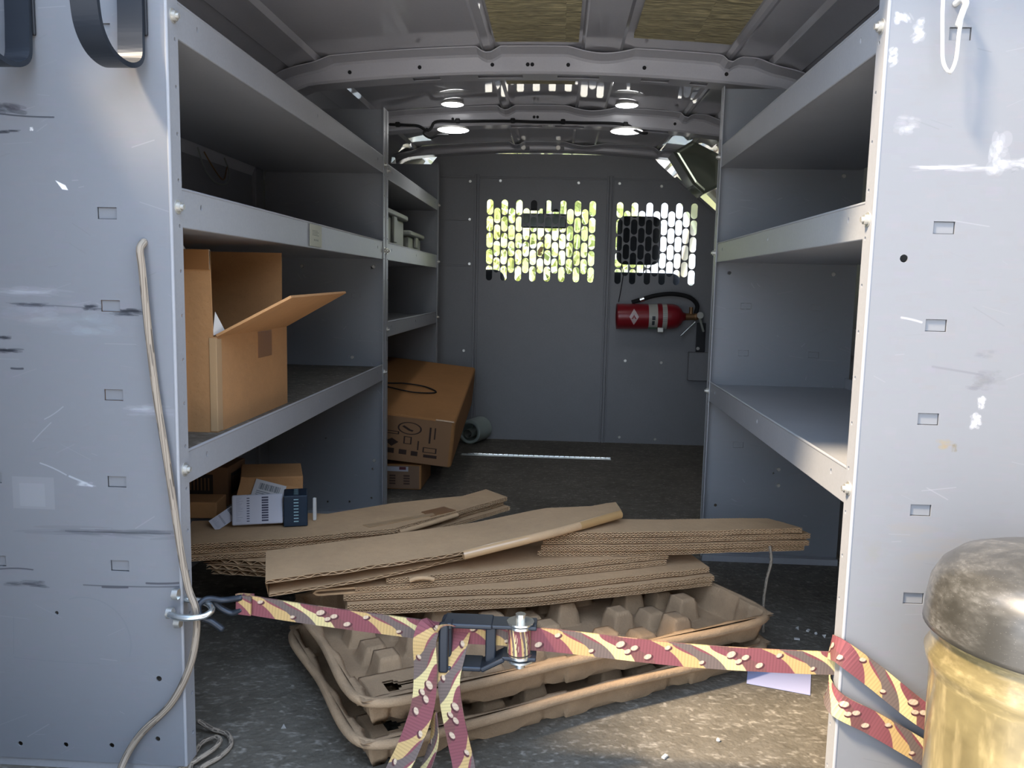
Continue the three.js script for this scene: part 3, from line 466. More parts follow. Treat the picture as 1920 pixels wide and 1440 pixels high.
// ------------------------------------------------------------------ moulded pulp trays
function trayGeo(W, D, H, seed) {
  const st = 0.0065, nx = Math.round(W / st), nz = Math.round(D / st), R = rng(seed), T = 0.0045;
  const sm = (a, b, x) => { const t = Math.min(1, Math.max(0, (x - a) / (b - a))); return t * t * (3 - 2 * t); };
  const jit = Array.from({ length: 400 }, () => R());
  const height = (u, v) => {
    const e = Math.min(u, W - u, v, D - v), along = (e === v || e === D - v) ? u : v;
    const scal = 0.003 * Math.sin(along * 2 * PI / 0.145) + (Math.sin(along * 2 * PI / 0.29) > 0.86 ? 0.006 : 0), rim = 1 - sm(0.009 + scal, 0.021 + scal, e);
    // blocks standing along the sides and cross bars in the middle
    let post = 0; const iu = Math.floor((u - 0.06) / 0.085), iv = Math.floor((v - 0.05) / 0.085), fu = (u - 0.06) / 0.085 - iu, fv = (v - 0.05) / 0.085 - iv;
    if (e > 0.045 && iu >= 0 && iv >= 0) { const k = (iu * 7 + iv * 13) % 400, hh = (iu + iv) % 2 ? 0.86 : 0.55, tall = ((iu * 3 + iv * 5) % 4 === 0) ? 0 : hh; post = tall * sm(0.08, 0.2, fu) * (1 - sm(0.66, 0.78, fu)) * sm(0.08, 0.2, fv) * (1 - sm(0.70, 0.82, fv)) * (0.92 + 0.1 * jit[k]); }
    if (u < 0.2 && v < 0.14 && u > 0.03 && v > 0.03) post = 0.5;          // the ledge with the bone-shaped hole
    return H * Math.max(rim, post) + 0.006;
  };
  const hole = (u, v) => { const x = u - 0.11, y = v - 0.085, a = Math.abs(x); return a < 0.042 && Math.abs(y) < 0.007 + 0.012 * sm(0.012, 0.03, a); };
  const pos = [], P = (i, j, o) => { const u = i * W / nx, v = j * D / nz; return [u, height(u, v) + o, -v]; };
  const quad = (a, b, c, d) => pos.push(...a, ...b, ...c, ...a, ...c, ...d);
  for (let i = 0; i < nx; i++) for (let j = 0; j < nz; j++) {
    if (hole((i + 0.5) * W / nx, (j + 0.5) * D / nz)) continue;
    quad(P(i, j, 0), P(i + 1, j, 0), P(i + 1, j + 1, 0), P(i, j + 1, 0));
    quad(P(i, j, -T), P(i, j + 1, -T), P(i + 1, j + 1, -T), P(i + 1, j, -T));
  }
  let g = new THREE.BufferGeometry(); g.setAttribute('position', new THREE.Float32BufferAttribute(pos, 3)); g = mergeVertices(g, 1e-5); g.computeVertexNormals();
  // rolled rim
  const y = H - 0.0015, c = 0.03, rim = tube([[c, y, 0], [W / 2, y, 0], [W - c, y, 0], [W, y, -c], [W, y, -D / 2], [W, y, -D + c], [W - c, y, -D], [W / 2, y, -D], [c, y, -D], [0, y, -D + c], [0, y, -D / 2], [0, y, -c]], 0.0085, 220, 10, true);
  return [clean(g), clean(rim)];
}
function tray(label, pos, ang, seed) {
  const r = thing('pulp_tray', label, 'packing tray', pos, 'moulded pulp trays'), [a, b] = trayGeo(0.875, 0.50, 0.054, seed);
  for (const [n, g] of [['tray_body', a], ['rolled_rim', b]]) { const m = place(new THREE.Mesh(metreUV(g), M.pulp)); m.name = n; r.add(m); }
  r.rotation.y = ang; return r;
}
tray('moulded brown pulp packing tray lying flat on the floor, lower of two', [-0.287, -0.001, -1.195], 0.545, 3);
tray('moulded brown pulp packing tray on top of the other one', [-0.292, 0.0575, -1.217], 0.525, 8);

// ------------------------------------------------------------------ ratchet strap
function ribbon(pts, wdirs, w, t = 0.0016, n = 60, vscale = 1, v0 = 0) {  // centre line + width directions -> webbing
  const c = new THREE.CatmullRomCurve3(pts.map((p) => V(...p)), false, 'centripetal'), L = c.getLength(), pos = [], uv = [];
  const wd = (u) => { const k = u * (wdirs.length - 1), i = Math.min(wdirs.length - 2, Math.floor(k)); return V(...wdirs[i]).lerp(V(...wdirs[i + 1]), k - i); };
  const row = (i) => { const u = i / n, p = c.getPointAt(u), tg = c.getTangentAt(u), a = wd(u); a.addScaledVector(tg, -a.dot(tg)).normalize(); const nn = tg.clone().cross(a).multiplyScalar(t / 2); a.multiplyScalar(w / 2); return { q: [p.clone().sub(a).add(nn), p.clone().add(a).add(nn), p.clone().add(a).sub(nn), p.clone().sub(a).sub(nn)], s: v0 + u * L * vscale }; };
  for (let i = 0; i < n; i++) { const A = row(i), B = row(i + 1); for (let k = 0; k < 4; k++) { const k2 = (k + 1) % 4, vv = [0, 1, 1, 0]; for (const [o, j] of [[A, k], [B, k], [B, k2], [A, k], [B, k2], [A, k2]]) { pos.push(o.q[j].x, o.q[j].y, o.q[j].z); uv.push(o.s, vv[j]); } } }
  const g = new THREE.BufferGeometry(); g.setAttribute('position', new THREE.Float32BufferAttribute(pos, 3)); g.setAttribute('uv', new THREE.Float32BufferAttribute(uv, 2)); g.computeVertexNormals(); return g;
}
{
  const r = thing('ratchet_strap', 'camouflage print ratchet strap stretched between the two end panels', 'strap', [-0.06, 0.24, -1.19]);
  const Y = [[0, 1, 0], [0, 1, 0]], z = -1.197;
  part(r, 'webbing', ribbon([[-0.478, 0.281, z], [-0.44, 0.276, z], [-0.338, 0.265, z], [-0.205, 0.253, z], [-0.16, 0.249, z], [-0.06, 0.246, z - 0.004]], Y, 0.031, 0.003, 50), M.camo);
  part(r, 'webbing', ribbon([[-0.05, 0.245, z], [0.0, 0.244, z], [0.203, 0.231, z + 0.002], [0.36, 0.227, z], [0.44, 0.224, z - 0.008]], Y, 0.036, 0.003, 50, 1, 0.3), M.camo);
  // wrapped round the edge of the pale end panel and led away in front of it
  const d = [0.45, 0.9, 0.0];
  part(r, 'webbing', ribbon([[0.445, 0.24, -1.225], [0.424, 0.252, -1.20], [0.428, 0.258, -1.172], [0.478, 0.224, -1.166], [0.558, 0.166, -1.16], [0.645, 0.127, -1.15], [0.74, 0.11, -1.12]], [[0, 1, 0], d, d, d, [0.3, 0.95, 0.1]], 0.036, 0.002, 70, 1, 0.1), M.camo);
  part(r, 'webbing', ribbon([[0.445, 0.20, -1.225], [0.424, 0.186, -1.20], [0.428, 0.177, -1.171], [0.483, 0.150, -1.168], [0.547, 0.115, -1.168], [0.63, 0.07, -1.165], [0.70, 0.05, -1.15]], [[0, 1, 0], d, d, d, [0.3, 0.95, 0.1]], 0.036, 0.002, 70, 1, 0.55), M.camo);
  // hanging tails
  part(r, 'webbing_tail', ribbon([[-0.150, 0.268, -1.185], [-0.176, 0.272, -1.168], [-0.184, 0.255, -1.16], [-0.183, 0.205, -1.16], [-0.186, 0.15, -1.155], [-0.205, 0.09, -1.14], [-0.226, 0.045, -1.12], [-0.225, 0.010, -1.08], [-0.20, 0.004, -1.02]], [[1, 0, 0.2], [1, 0, 0.1], [0.95, 0.25, 0.1], [0.9, 0.3, 0.2], [1, 0, 0]], 0.036, 0.0018, 80), M.camo);
  part(r, 'webbing_tail', ribbon([[-0.135, 0.262, -1.205], [-0.142, 0.225, -1.18], [-0.148, 0.19, -1.165], [-0.143, 0.148, -1.16], [-0.132, 0.10, -1.155], [-0.121, 0.06, -1.145], [-0.115, 0.02, -1.12], [-0.12, 0.003, -1.07], [-0.14, 0.003, -1.0]], [[1, 0, -0.1], [1, 0, 0.15], [0.95, -0.2, 0.1], [1, -0.1, 0.1]], 0.034, 0.0018, 80, 1, 0.5), M.camo);
  part(r, 'webbing_tail', ribbon([[-0.172, 0.14, -1.165], [-0.168, 0.10, -1.158], [-0.178, 0.06, -1.14], [-0.20, 0.012, -1.10]], [[0.5, 0, 0.85], [0.4, 0, 0.9]], 0.03, 0.0016, 40, 1, 0.2), M.camo);
  // ratchet buckle
  const bk = part(r, 'ratchet_frame', merge([
    rbx(-0.160, -0.085, 0.266, 0.274, -1.215, -1.172, 0.003), rbx(-0.160, -0.10, 0.199, 0.207, -1.215, -1.172, 0.003), rbx(-0.164, -0.146, 0.200, 0.273, -1.212, -1.176, 0.004),
    rbx(-0.096, -0.080, 0.208, 0.27, -1.205, -1.186, 0.003), rbx(-0.10, -0.018, 0.266, 0.272, -1.214, -1.176, 0.002), new RoundedBoxGeometry(0.04, 0.008, 0.04, 2, 0.003).rotateZ(0.5).translate(-0.084, 0.210, -1.193), rbx(-0.07, -0.018, 0.217, 0.223, -1.214, -1.176, 0.002)]), M.blackSteel);
  part(r, 'handle_bar', merge([rbx(-0.165, -0.150, 0.198, 0.276, -1.176, -1.164, 0.004), rbx(-0.160, -0.145, 0.265, 0.276, -1.19, -1.168, 0.003), rbx(-0.160, -0.145, 0.198, 0.208, -1.19, -1.168, 0.003)]), M.blackSteel, bk);
  part(r, 'spool', new THREE.CylinderGeometry(0.0175, 0.0175, 0.042, 24).translate(-0.045, 0.245, -1.194), M.camo);
  for (const [y0, s] of [[0.268, 1], [0.221, -1]]) { part(r, 'ratchet_wheel', merge([new THREE.CylinderGeometry(0.019, 0.019, 0.004, 12).translate(-0.043, y0, -1.19), new THREE.CylinderGeometry(0.021, 0.021, 0.003, 12).translate(-0.043, y0 + s * 0.006, -1.19), new THREE.CylinderGeometry(0.008, 0.008, 0.014, 8).translate(-0.043, y0 + s * 0.012, -1.19)]), M.chrome); }
  // S-hook
  part(r, 'hook', capped([[-0.478, 0.292, -1.193], [-0.505, 0.288, -1.19], [-0.525, 0.293, -1.180], [-0.535, 0.285, -1.172], [-0.530, 0.270, -1.168], [-0.515, 0.262, -1.17], [-0.500, 0.250, -1.172]], 0.0048, 50, 10), M.blackSteel);
  part(r, 'hook', capped([[-0.478, 0.272, -1.195], [-0.492, 0.266, -1.195], [-0.508, 0.273, -1.193], [-0.52, 0.286, -1.19]], 0.0048, 30, 10), M.blackSteel);
  part(r, 'sewn_loop', ribbon([[-0.46, 0.28, -1.202], [-0.482, 0.281, -1.199], [-0.486, 0.281, -1.195], [-0.46, 0.28, -1.190]], Y, 0.031, 0.002, 30), M.camo);
}
{ // U bolt through the end panel edge
  const t = thing('u_bolt', 'bright zinc U bolt on the edge of the scuffed end panel', 'bolt', [-0.55, 0.28, -1.19]);
  part(t, 'rod', capped([[-0.572, 0.288, -1.190], [-0.555, 0.288, -1.187], [-0.535, 0.287, -1.184], [-0.520, 0.284, -1.178], [-0.513, 0.280, -1.168], [-0.518, 0.276, -1.158], [-0.535, 0.274, -1.152], [-0.560, 0.274, -1.152], [-0.574, 0.274, -1.160]], 0.005, 50, 10), M.chrome);
  copies(t, 'nut', new THREE.CylinderGeometry(0.0085, 0.0085, 0.009, 6).rotateZ(PI / 2), M.zinc, [[-0.577, 0.274, -1.166], [-0.567, 0.258, -1.170], [-0.570, 0.302, -1.172]]);
}
{ // rope
  const t = thing('rope', 'frayed dirty cord hanging down the scuffed end panel', 'rope', [-0.6, 0, -1.165]);
  part(t, 'hanging_cord', capped([[-0.606, 0.832, -1.178], [-0.606, 0.822, -1.166], [-0.604, 0.796, -1.166], [-0.599, 0.712, -1.168], [-0.590, 0.61, -1.169], [-0.577, 0.514, -1.169], [-0.567, 0.433, -1.169], [-0.555, 0.351, -1.167], [-0.547, 0.309, -1.168], [-0.537, 0.284, -1.166], [-0.537, 0.25, -1.168], [-0.549, 0.19, -1.168], [-0.58, 0.128, -1.168], [-0.632, 0.072, -1.166], [-0.653, 0.036, -1.16], [-0.655, 0.010, -1.14], [-0.63, 0.006, -1.11], [-0.59, 0.006, -1.12], [-0.56, 0.006, -1.16]], 0.0056, 200, 8), M.rope);
  const coil = new THREE.Group();
  part(t, 'coil', capped([[-0.56, 0.006, -1.16], [-0.545, 0.006, -1.20], [-0.53, 0.006, -1.23], [-0.527, 0.006, -1.262], [-0.545, 0.007, -1.292], [-0.575, 0.010, -1.30], [-0.60, 0.02, -1.305]], 0.0042, 80, 8), M.rope);
  part(t, 'coil', capped([[-0.585, 0.008, -1.17], [-0.562, 0.012, -1.20], [-0.545, 0.014, -1.235], [-0.545, 0.014, -1.262], [-0.558, 0.013, -1.272], [-0.572, 0.012, -1.258], [-0.572, 0.012, -1.23], [-0.56, 0.010, -1.18], [-0.545, 0.008, -1.14]], 0.0042, 80, 8), M.rope);
}
// ------------------------------------------------------------------ hooks on the scuffed end panel
for (const [x, lab] of [[-0.611, 'black flat-bar utility hook beside the end panel edge, above the hanging cord'], [-0.775, 'black flat-bar utility hook farther from the end panel edge']]) {
  const t = thing('utility_hook', lab, 'hook', [x, 1.065, -1.13], 'black utility hooks');
  const pts = [[x, 1.30, -1.172], [x, 1.20, -1.172], [x, 1.12, -1.17], [x + 0.002, 1.085, -1.162], [x + 0.002, 1.071, -1.14], [x, 1.069, -1.118], [x - 0.002, 1.078, -1.09], [x - 0.004, 1.10, -1.072], [x - 0.006, 1.14, -1.066], [x - 0.008, 1.25, -1.064]];
  part(t, 'flat_bar', ribbon(pts, [[1, 0, 0], [1, 0, 0]], 0.036, 0.007, 80), M.blackSteel);
  part(t, 'back_plate', rbx(x - 0.021, x + 0.021, 1.12, 1.32, -1.179, -1.174, 0.002), M.black);
}
{ // cord loop on the pale end panel
  const t = thing('white_string', 'thin white cord looping down the pale end panel', 'cord', [0.505, 1.07, -1.165]);
  part(t, 'loop', capped([[0.490, 1.30, -1.15], [0.491, 1.167, -1.15], [0.494, 1.119, -1.15], [0.499, 1.082, -1.15], [0.507, 1.072, -1.15], [0.514, 1.085, -1.152], [0.517, 1.126, -1.154], [0.521, 1.150, -1.158]], 0.0026, 70, 8), M.white);
  part(t, 'hook_end', capped([[0.516, 1.135, -1.156], [0.521, 1.152, -1.157], [0.525, 1.163, -1.160], [0.523, 1.17, -1.168], [0.520, 1.168, -1.178]], 0.0042, 24, 8), M.white);
}

// ------------------------------------------------------------------ dome container beside the pale end panel
{
  const cx = 0.615, cz = -0.985, t = thing('dome_container', 'dusty smoke-black domed container with amber lower body beside the pale end panel', 'container', [cx, 0.0, cz]);
  const lp = (l) => l.map(([r, y]) => new THREE.Vector2(r, y));
  const dust = noiseTex(512, 61, (x, y, N, R) => { const d = Math.max(0, N(x, y, 1, 5) - 0.42) * 2.4, s = R() < 0.012 ? 60 : 0, v = 52 + 70 * d * N(x * 2, y * 2, 3, 5) + s * R(); return [v + 2, v, v - 6]; });
  const amber = noiseTex(512, 62, (x, y, N, R) => { const d = N(x, y * 2, 1, 5), g = Math.max(0, N(x * 2, y, 2, 5) - 0.5) * 2; return [92 + 56 * d + 44 * g, 82 + 52 * d + 40 * g, 54 + 38 * d + 34 * g]; });
  part(t, 'dome', new THREE.LatheGeometry(lp([[0.001, 0.476], [0.05, 0.475], [0.085, 0.470], [0.112, 0.460], [0.130, 0.444], [0.140, 0.424], [0.144, 0.398], [0.145, 0.378], [0.146, 0.372], [0.140, 0.371]]), 64).translate(cx, 0, cz), phy({ map: rep(dust, 2, 1), roughness: 0.4, clearcoat: 0.6, clearcoatRoughness: 0.2 }));
  part(t, 'body', new THREE.LatheGeometry(lp([[0.137, 0.376], [0.1385, 0.366], [0.134, 0.362], [0.135, 0.345], [0.1415, 0.334], [0.139, 0.322], [0.134, 0.308], [0.133, 0.25], [0.131, 0.15], [0.128, 0.02], [0.115, 0.003], [0.001, 0.003]]), 64).translate(cx, 0, cz), phy({ map: rep(amber, 2, 1), roughness: 0.3, clearcoat: 0.8, clearcoatRoughness: 0.12 }));
}

// ------------------------------------------------------------------ small goods under the lowest shelf beside the end panel
{
  const Q = (g, a, b, c, p) => g.applyMatrix4(new THREE.Matrix4().makeRotationFromEuler(new THREE.Euler(a, b, c)).setPosition(...p));
  const lab = canvasTex(256, 160, (c, w, h) => { c.fillStyle = '#c4c2c0'; c.fillRect(0, 0, w, h); c.fillStyle = '#4a5358'; for (let k = 0; k < 22; k++) c.fillRect(40 + k * 8, 26, 2 + (k * 7) % 5, 56); c.fillStyle = '#6a6e74'; for (let k = 0; k < 3; k++) c.fillRect(30, 98 + k * 16, 120 - 20 * k, 6); });
  const prt = canvasTex(256, 256, (c, w, h) => { c.fillStyle = '#b9bbc4'; c.fillRect(0, 0, w, h); const R = rng(9); c.fillStyle = '#3c3e52'; for (let y = 20; y < 236; y += 22) { c.fillRect(150, y, 34, 12 + 4 * R()); c.fillRect(74, y + 4, 14, 8); } c.fillStyle = '#9598a8'; for (let y = 20; y < 230; y += 10) c.fillRect(20, y, 30 * R() + 8, 3); });
  const navy = canvasTex(128, 128, (c, w, h) => { c.fillStyle = '#12283a'; c.fillRect(0, 0, w, h); c.fillStyle = '#9fc3c8'; for (let k = 0; k < 8; k++) c.fillRect(54, 14 + k * 13, 26, 4); });
  let t = thing('small_box', 'brown box with a white barcode label under the shelf with the open carton', 'box', [-0.70, 0.21, -2.0]);
  part(t, 'box', metreUV(Q(new RoundedBoxGeometry(0.15, 0.085, 0.13, 2, 0.003), 0.05, 0.35, -0.04, [-0.722, 0.256, -2.02])), M.cardBox);
  part(t, 'barcode_label', Q(new THREE.BoxGeometry(0.075, 0.045, 0.0016), -0.55, 0.30, -0.14, [-0.698, 0.266, -1.932]), std({ map: lab, roughness: 0.6 }), t, 'white printed barcode label');
  part(t, 'open_flap', metreUV(Q(new THREE.BoxGeometry(0.14, 0.05, 0.003), -0.5, 0.32, -0.08, [-0.702, 0.262, -1.938])), M.cardBox);
  t = thing('small_box', 'torn white printed packet in front of the barcode box', 'packet', [-0.70, 0.206, -1.9]);
  part(t, 'packet', Q(new RoundedBoxGeometry(0.115, 0.07, 0.012, 2, 0.004), -0.25, 0.25, 0.08, [-0.690, 0.247, -1.835]), std({ map: prt, roughness: 0.65 }));
  part(t, 'torn_end', Q(new THREE.BoxGeometry(0.08, 0.03, 0.004), -0.5, 0.3, 0.75, [-0.758, 0.231, -1.825]), std({ map: prt, roughness: 0.65 }));
  t = thing('small_box', 'small navy blue box beside the torn white packet', 'box', [-0.64, 0.206, -1.95]);
  part(t, 'box', Q(new RoundedBoxGeometry(0.055, 0.075, 0.07, 2, 0.003), 0, 0.3, 0, [-0.612, 0.244, -1.875]), std({ map: navy, roughness: 0.5 }));
  t = thing('white_stick', 'narrow white plastic stick standing beside the navy box', 'stick', [-0.574, 0.206, -1.90]);
  part(t, 'stick', rbx(-0.578, -0.570, 0.206, 0.262, -1.905, -1.897, 0.002), M.white);
  t = thing('small_box', 'dark printed brown box beside the barcode box, against the end panel', 'box', [-0.85, 0.2, -1.98]);
  const dk = canvasTex(256, 128, (c, w, h) => { c.fillStyle = '#7a5a3e'; c.fillRect(0, 0, w, h); c.fillStyle = '#2a211c'; c.fillRect(40, 24, 150, 70); c.fillStyle = '#7a5a3e'; for (let k = 0; k < 8; k++) c.fillRect(56 + k * 16, 36, 6, 42); });
  part(t, 'box', Q(new RoundedBoxGeometry(0.15, 0.10, 0.12, 2, 0.003), 0, 0.02, 0.0, [-0.892, 0.262, -2.03]), std({ map: dk, roughness: 0.85 }));
  t = thing('small_box', 'flattened small brown box under the dark printed box', 'box', [-0.85, 0.2, -1.9]);
  part(t, 'box', metreUV(Q(new RoundedBoxGeometry(0.13, 0.04, 0.08, 2, 0.003), 0.0, 0.1, 0.0, [-0.875, 0.228, -1.91])), M.cardBox);
}
// ------------------------------------------------------------------ boxes by the partition
{
  const icons = canvasTex(512, 384, (c, w, h) => {
    c.fillStyle = '#94704f'; c.fillRect(0, 0, w, h); c.strokeStyle = c.fillStyle = '#3a2a22'; c.lineWidth = 6;
    c.strokeRect(150, 40, 70, 130); c.strokeRect(162, 80, 40, 80); c.beginPath(); c.arc(185, 60, 12, 0, 7); c.stroke();
    c.lineWidth = 7; c.beginPath(); c.arc(330, 90, 50, 0, 7); c.stroke(); c.lineWidth = 14; c.beginPath(); c.moveTo(300, 74); c.lineTo(330, 104); c.lineTo(345, 110); c.stroke();
    c.lineWidth = 6; c.strokeRect(150, 190, 54, 60); c.beginPath(); c.moveTo(230, 130); c.lineTo(282, 130); c.lineTo(282, 150); c.lineTo(230, 150); c.stroke();
    c.beginPath(); c.moveTo(255, 190); c.lineTo(285, 220); c.lineTo(255, 262); c.lineTo(225, 220); c.fill(); c.strokeRect(310, 165, 30, 60); c.strokeRect(150, 270, 48, 50); c.fillRect(222, 278, 46, 44); c.fillRect(290, 280, 34, 42); c.fillRect(344, 284, 30, 40); c.strokeRect(398, 240, 56, 40); c.fillRect(400, 300, 60, 26); c.fillRect(418, 60, 8, 140); c.fillRect(440, 60, 6, 100); c.fillRect(370, 190, 6, 80);
  });
  const side = std({ map: rep(kraft, 1.6), roughness: 0.88, color: 0xd9bb95 }), fr = std({ map: icons, roughness: 0.85 });
  let t = thing('shipping_box', 'big brown shipping box with printed handling icons leaning on the partition', 'box', [-0.62, 0.10, -3.0]);
  const L = 0.83, Wd = 0.46, Hh = 0.185;
  const g = new RoundedBoxGeometry(Wd, Hh, L, 3, 0.012).translate(-Wd / 2, Hh / 2, -L / 2);
  const m4 = new THREE.Matrix4().makeTranslation(-0.385, 0.093, -3.0).multiply(new THREE.Matrix4().makeRotationFromEuler(new THREE.Euler(0.150, 0.012, -0.105, 'YXZ')));
  part(t, 'box', metreUV(g).applyMatrix4(m4), side);
  part(t, 'printed_face', new THREE.BoxGeometry(Wd * 0.94, Hh * 0.94, 0.0016).translate(-Wd / 2, Hh / 2, 0.0006).applyMatrix4(m4), fr, t, 'end face printed with black handling icons');
  part(t, 'worn_corner', new RoundedBoxGeometry(0.07, 0.006, 0.01, 2, 0.002).translate(-0.04, Hh - 0.001, 0).applyMatrix4(m4), M.tapeClear);
  const wr = thing('wire_ring', 'thin dark wire loop lying on the big shipping box', 'wire', [-0.60, 0.33, -3.2]);
  part(wr, 'loop', tube([[0.10, 0, 0], [0.05, 0.002, -0.05], [-0.04, 0.004, -0.055], [-0.12, 0.003, -0.03], [-0.2, 0.002, -0.06], [-0.21, 0.002, -0.02], [-0.1, 0.003, 0.02], [0.02, 0.003, 0.05]].map(([x, y, z]) => { const q = V(x - 0.22, Hh + 0.003 + y, z - 0.34).applyMatrix4(m4); return [q.x, q.y, q.z]; }), 0.003, 60, 6, true), M.rubber);
  const sb = canvasTex(256, 192, (c, w, h) => { c.fillStyle = '#7c624c'; c.fillRect(0, 0, w, h); c.fillStyle = '#a8a8ae'; c.fillRect(60, 8, 150, 40); c.fillStyle = '#5a2a30'; c.fillRect(172, 10, 28, 24); c.fillStyle = '#4a362c'; for (const x of [70, 130, 190]) for (let k = 0; k < 4; k++) c.fillRect(x, 78 + k * 22, 26, 14); });
  t = thing('shipping_box', 'small brown box with white label under the big shipping box', 'box', [-0.63, 0, -3.12]);
  part(t, 'box', metreUV(rbx(-0.76, -0.500, 0.001, 0.098, -3.02, -3.26, 0.006)), side);
  part(t, 'printed_face', bx(-0.74, -0.508, 0.006, 0.094, -3.0205, -3.0185), std({ map: sb, roughness: 0.85 }));
  // something for the far end of the big box to lean on: its own lower rear edge meets the partition
  t = thing('tape_roll', 'clear grey plastic roll lying on the floor at the foot of the partition', 'roll', [-0.40, 0.06, -4.0]);
  const clear = phy({ color: 0xb9c6bd, roughness: 0.35, transmission: 0.35, thickness: 0, clearcoat: 0.5 });
  part(t, 'outer_roll', new THREE.LatheGeometry([[0.045, -0.07], [0.058, -0.07], [0.060, -0.066], [0.060, 0.066], [0.058, 0.07], [0.045, 0.07], [0.044, 0.06], [0.044, -0.06], [0.045, -0.07]].map(([x, y]) => new THREE.Vector2(x, y)), 40).rotateX(PI / 2).rotateY(-0.35).translate(-0.395, 0.062, -4.02), clear);
  part(t, 'core', new THREE.LatheGeometry([[0.018, -0.06], [0.022, -0.06], [0.022, 0.06], [0.018, 0.06], [0.018, -0.06]].map(([x, y]) => new THREE.Vector2(x, y)), 24).rotateX(PI / 2).rotateY(-0.35).translate(-0.405, 0.052, -4.015), M.plasticGrey);
}
{ // metal strip let into the floor
  const t = thing('floor_strip', 'bright metal piano hinge strip screwed across the floor mat', 'metal strip', [-0.08, 0, -3.70]);
  part(t, 'base_plate', rbx(-0.43, 0.262, 0.0005, 0.004, -3.715, -3.685, 0.001, 1), M.zinc);
  const kn = new THREE.CylinderGeometry(0.005, 0.005, 0.020, 10).rotateZ(PI / 2), sp = []; for (let k = 0; k < 28; k++) sp.push([-0.385 + k * 0.0235, 0.007, -3.70]); copies(t, 'knuckle', kn, M.chrome, sp);
  part(t, 'pin', cylBetween([-0.425, 0.006, -3.70], [0.258, 0.006, -3.70], 0.0025, 0.0025, 8), M.zinc);
}
// ------------------------------------------------------------------ lidded bins on the short unit
for (const [z0, z1, y1, lab] of [[-2.80, -3.26, 1.045, 'grey plastic bin with lid, nearer the end of the short shelving unit'], [-3.32, -3.66, 0.995, 'lower grey plastic bin with lid beside the taller bin']]) {
  const t = thing('lidded_bin', lab, 'bin', [-0.72, 0.861, (z0 + z1) / 2], 'lidded plastic bins');
  part(t, 'body', rbx(-0.83, -0.615, 0.861, y1 - 0.02, z0 - 0.015, z1 + 0.015, 0.012, 3), M.plasticGrey);
  part(t, 'lid', rbx(-0.845, -0.60, y1 - 0.022, y1, z0, z1, 0.008, 3), M.plasticGrey);
  part(t, 'latch', rbx(-0.614, -0.604, 0.93, y1 - 0.02, (z0 + z1) / 2 - 0.03, (z0 + z1) / 2 + 0.03, 0.003), M.plasticGrey);
}
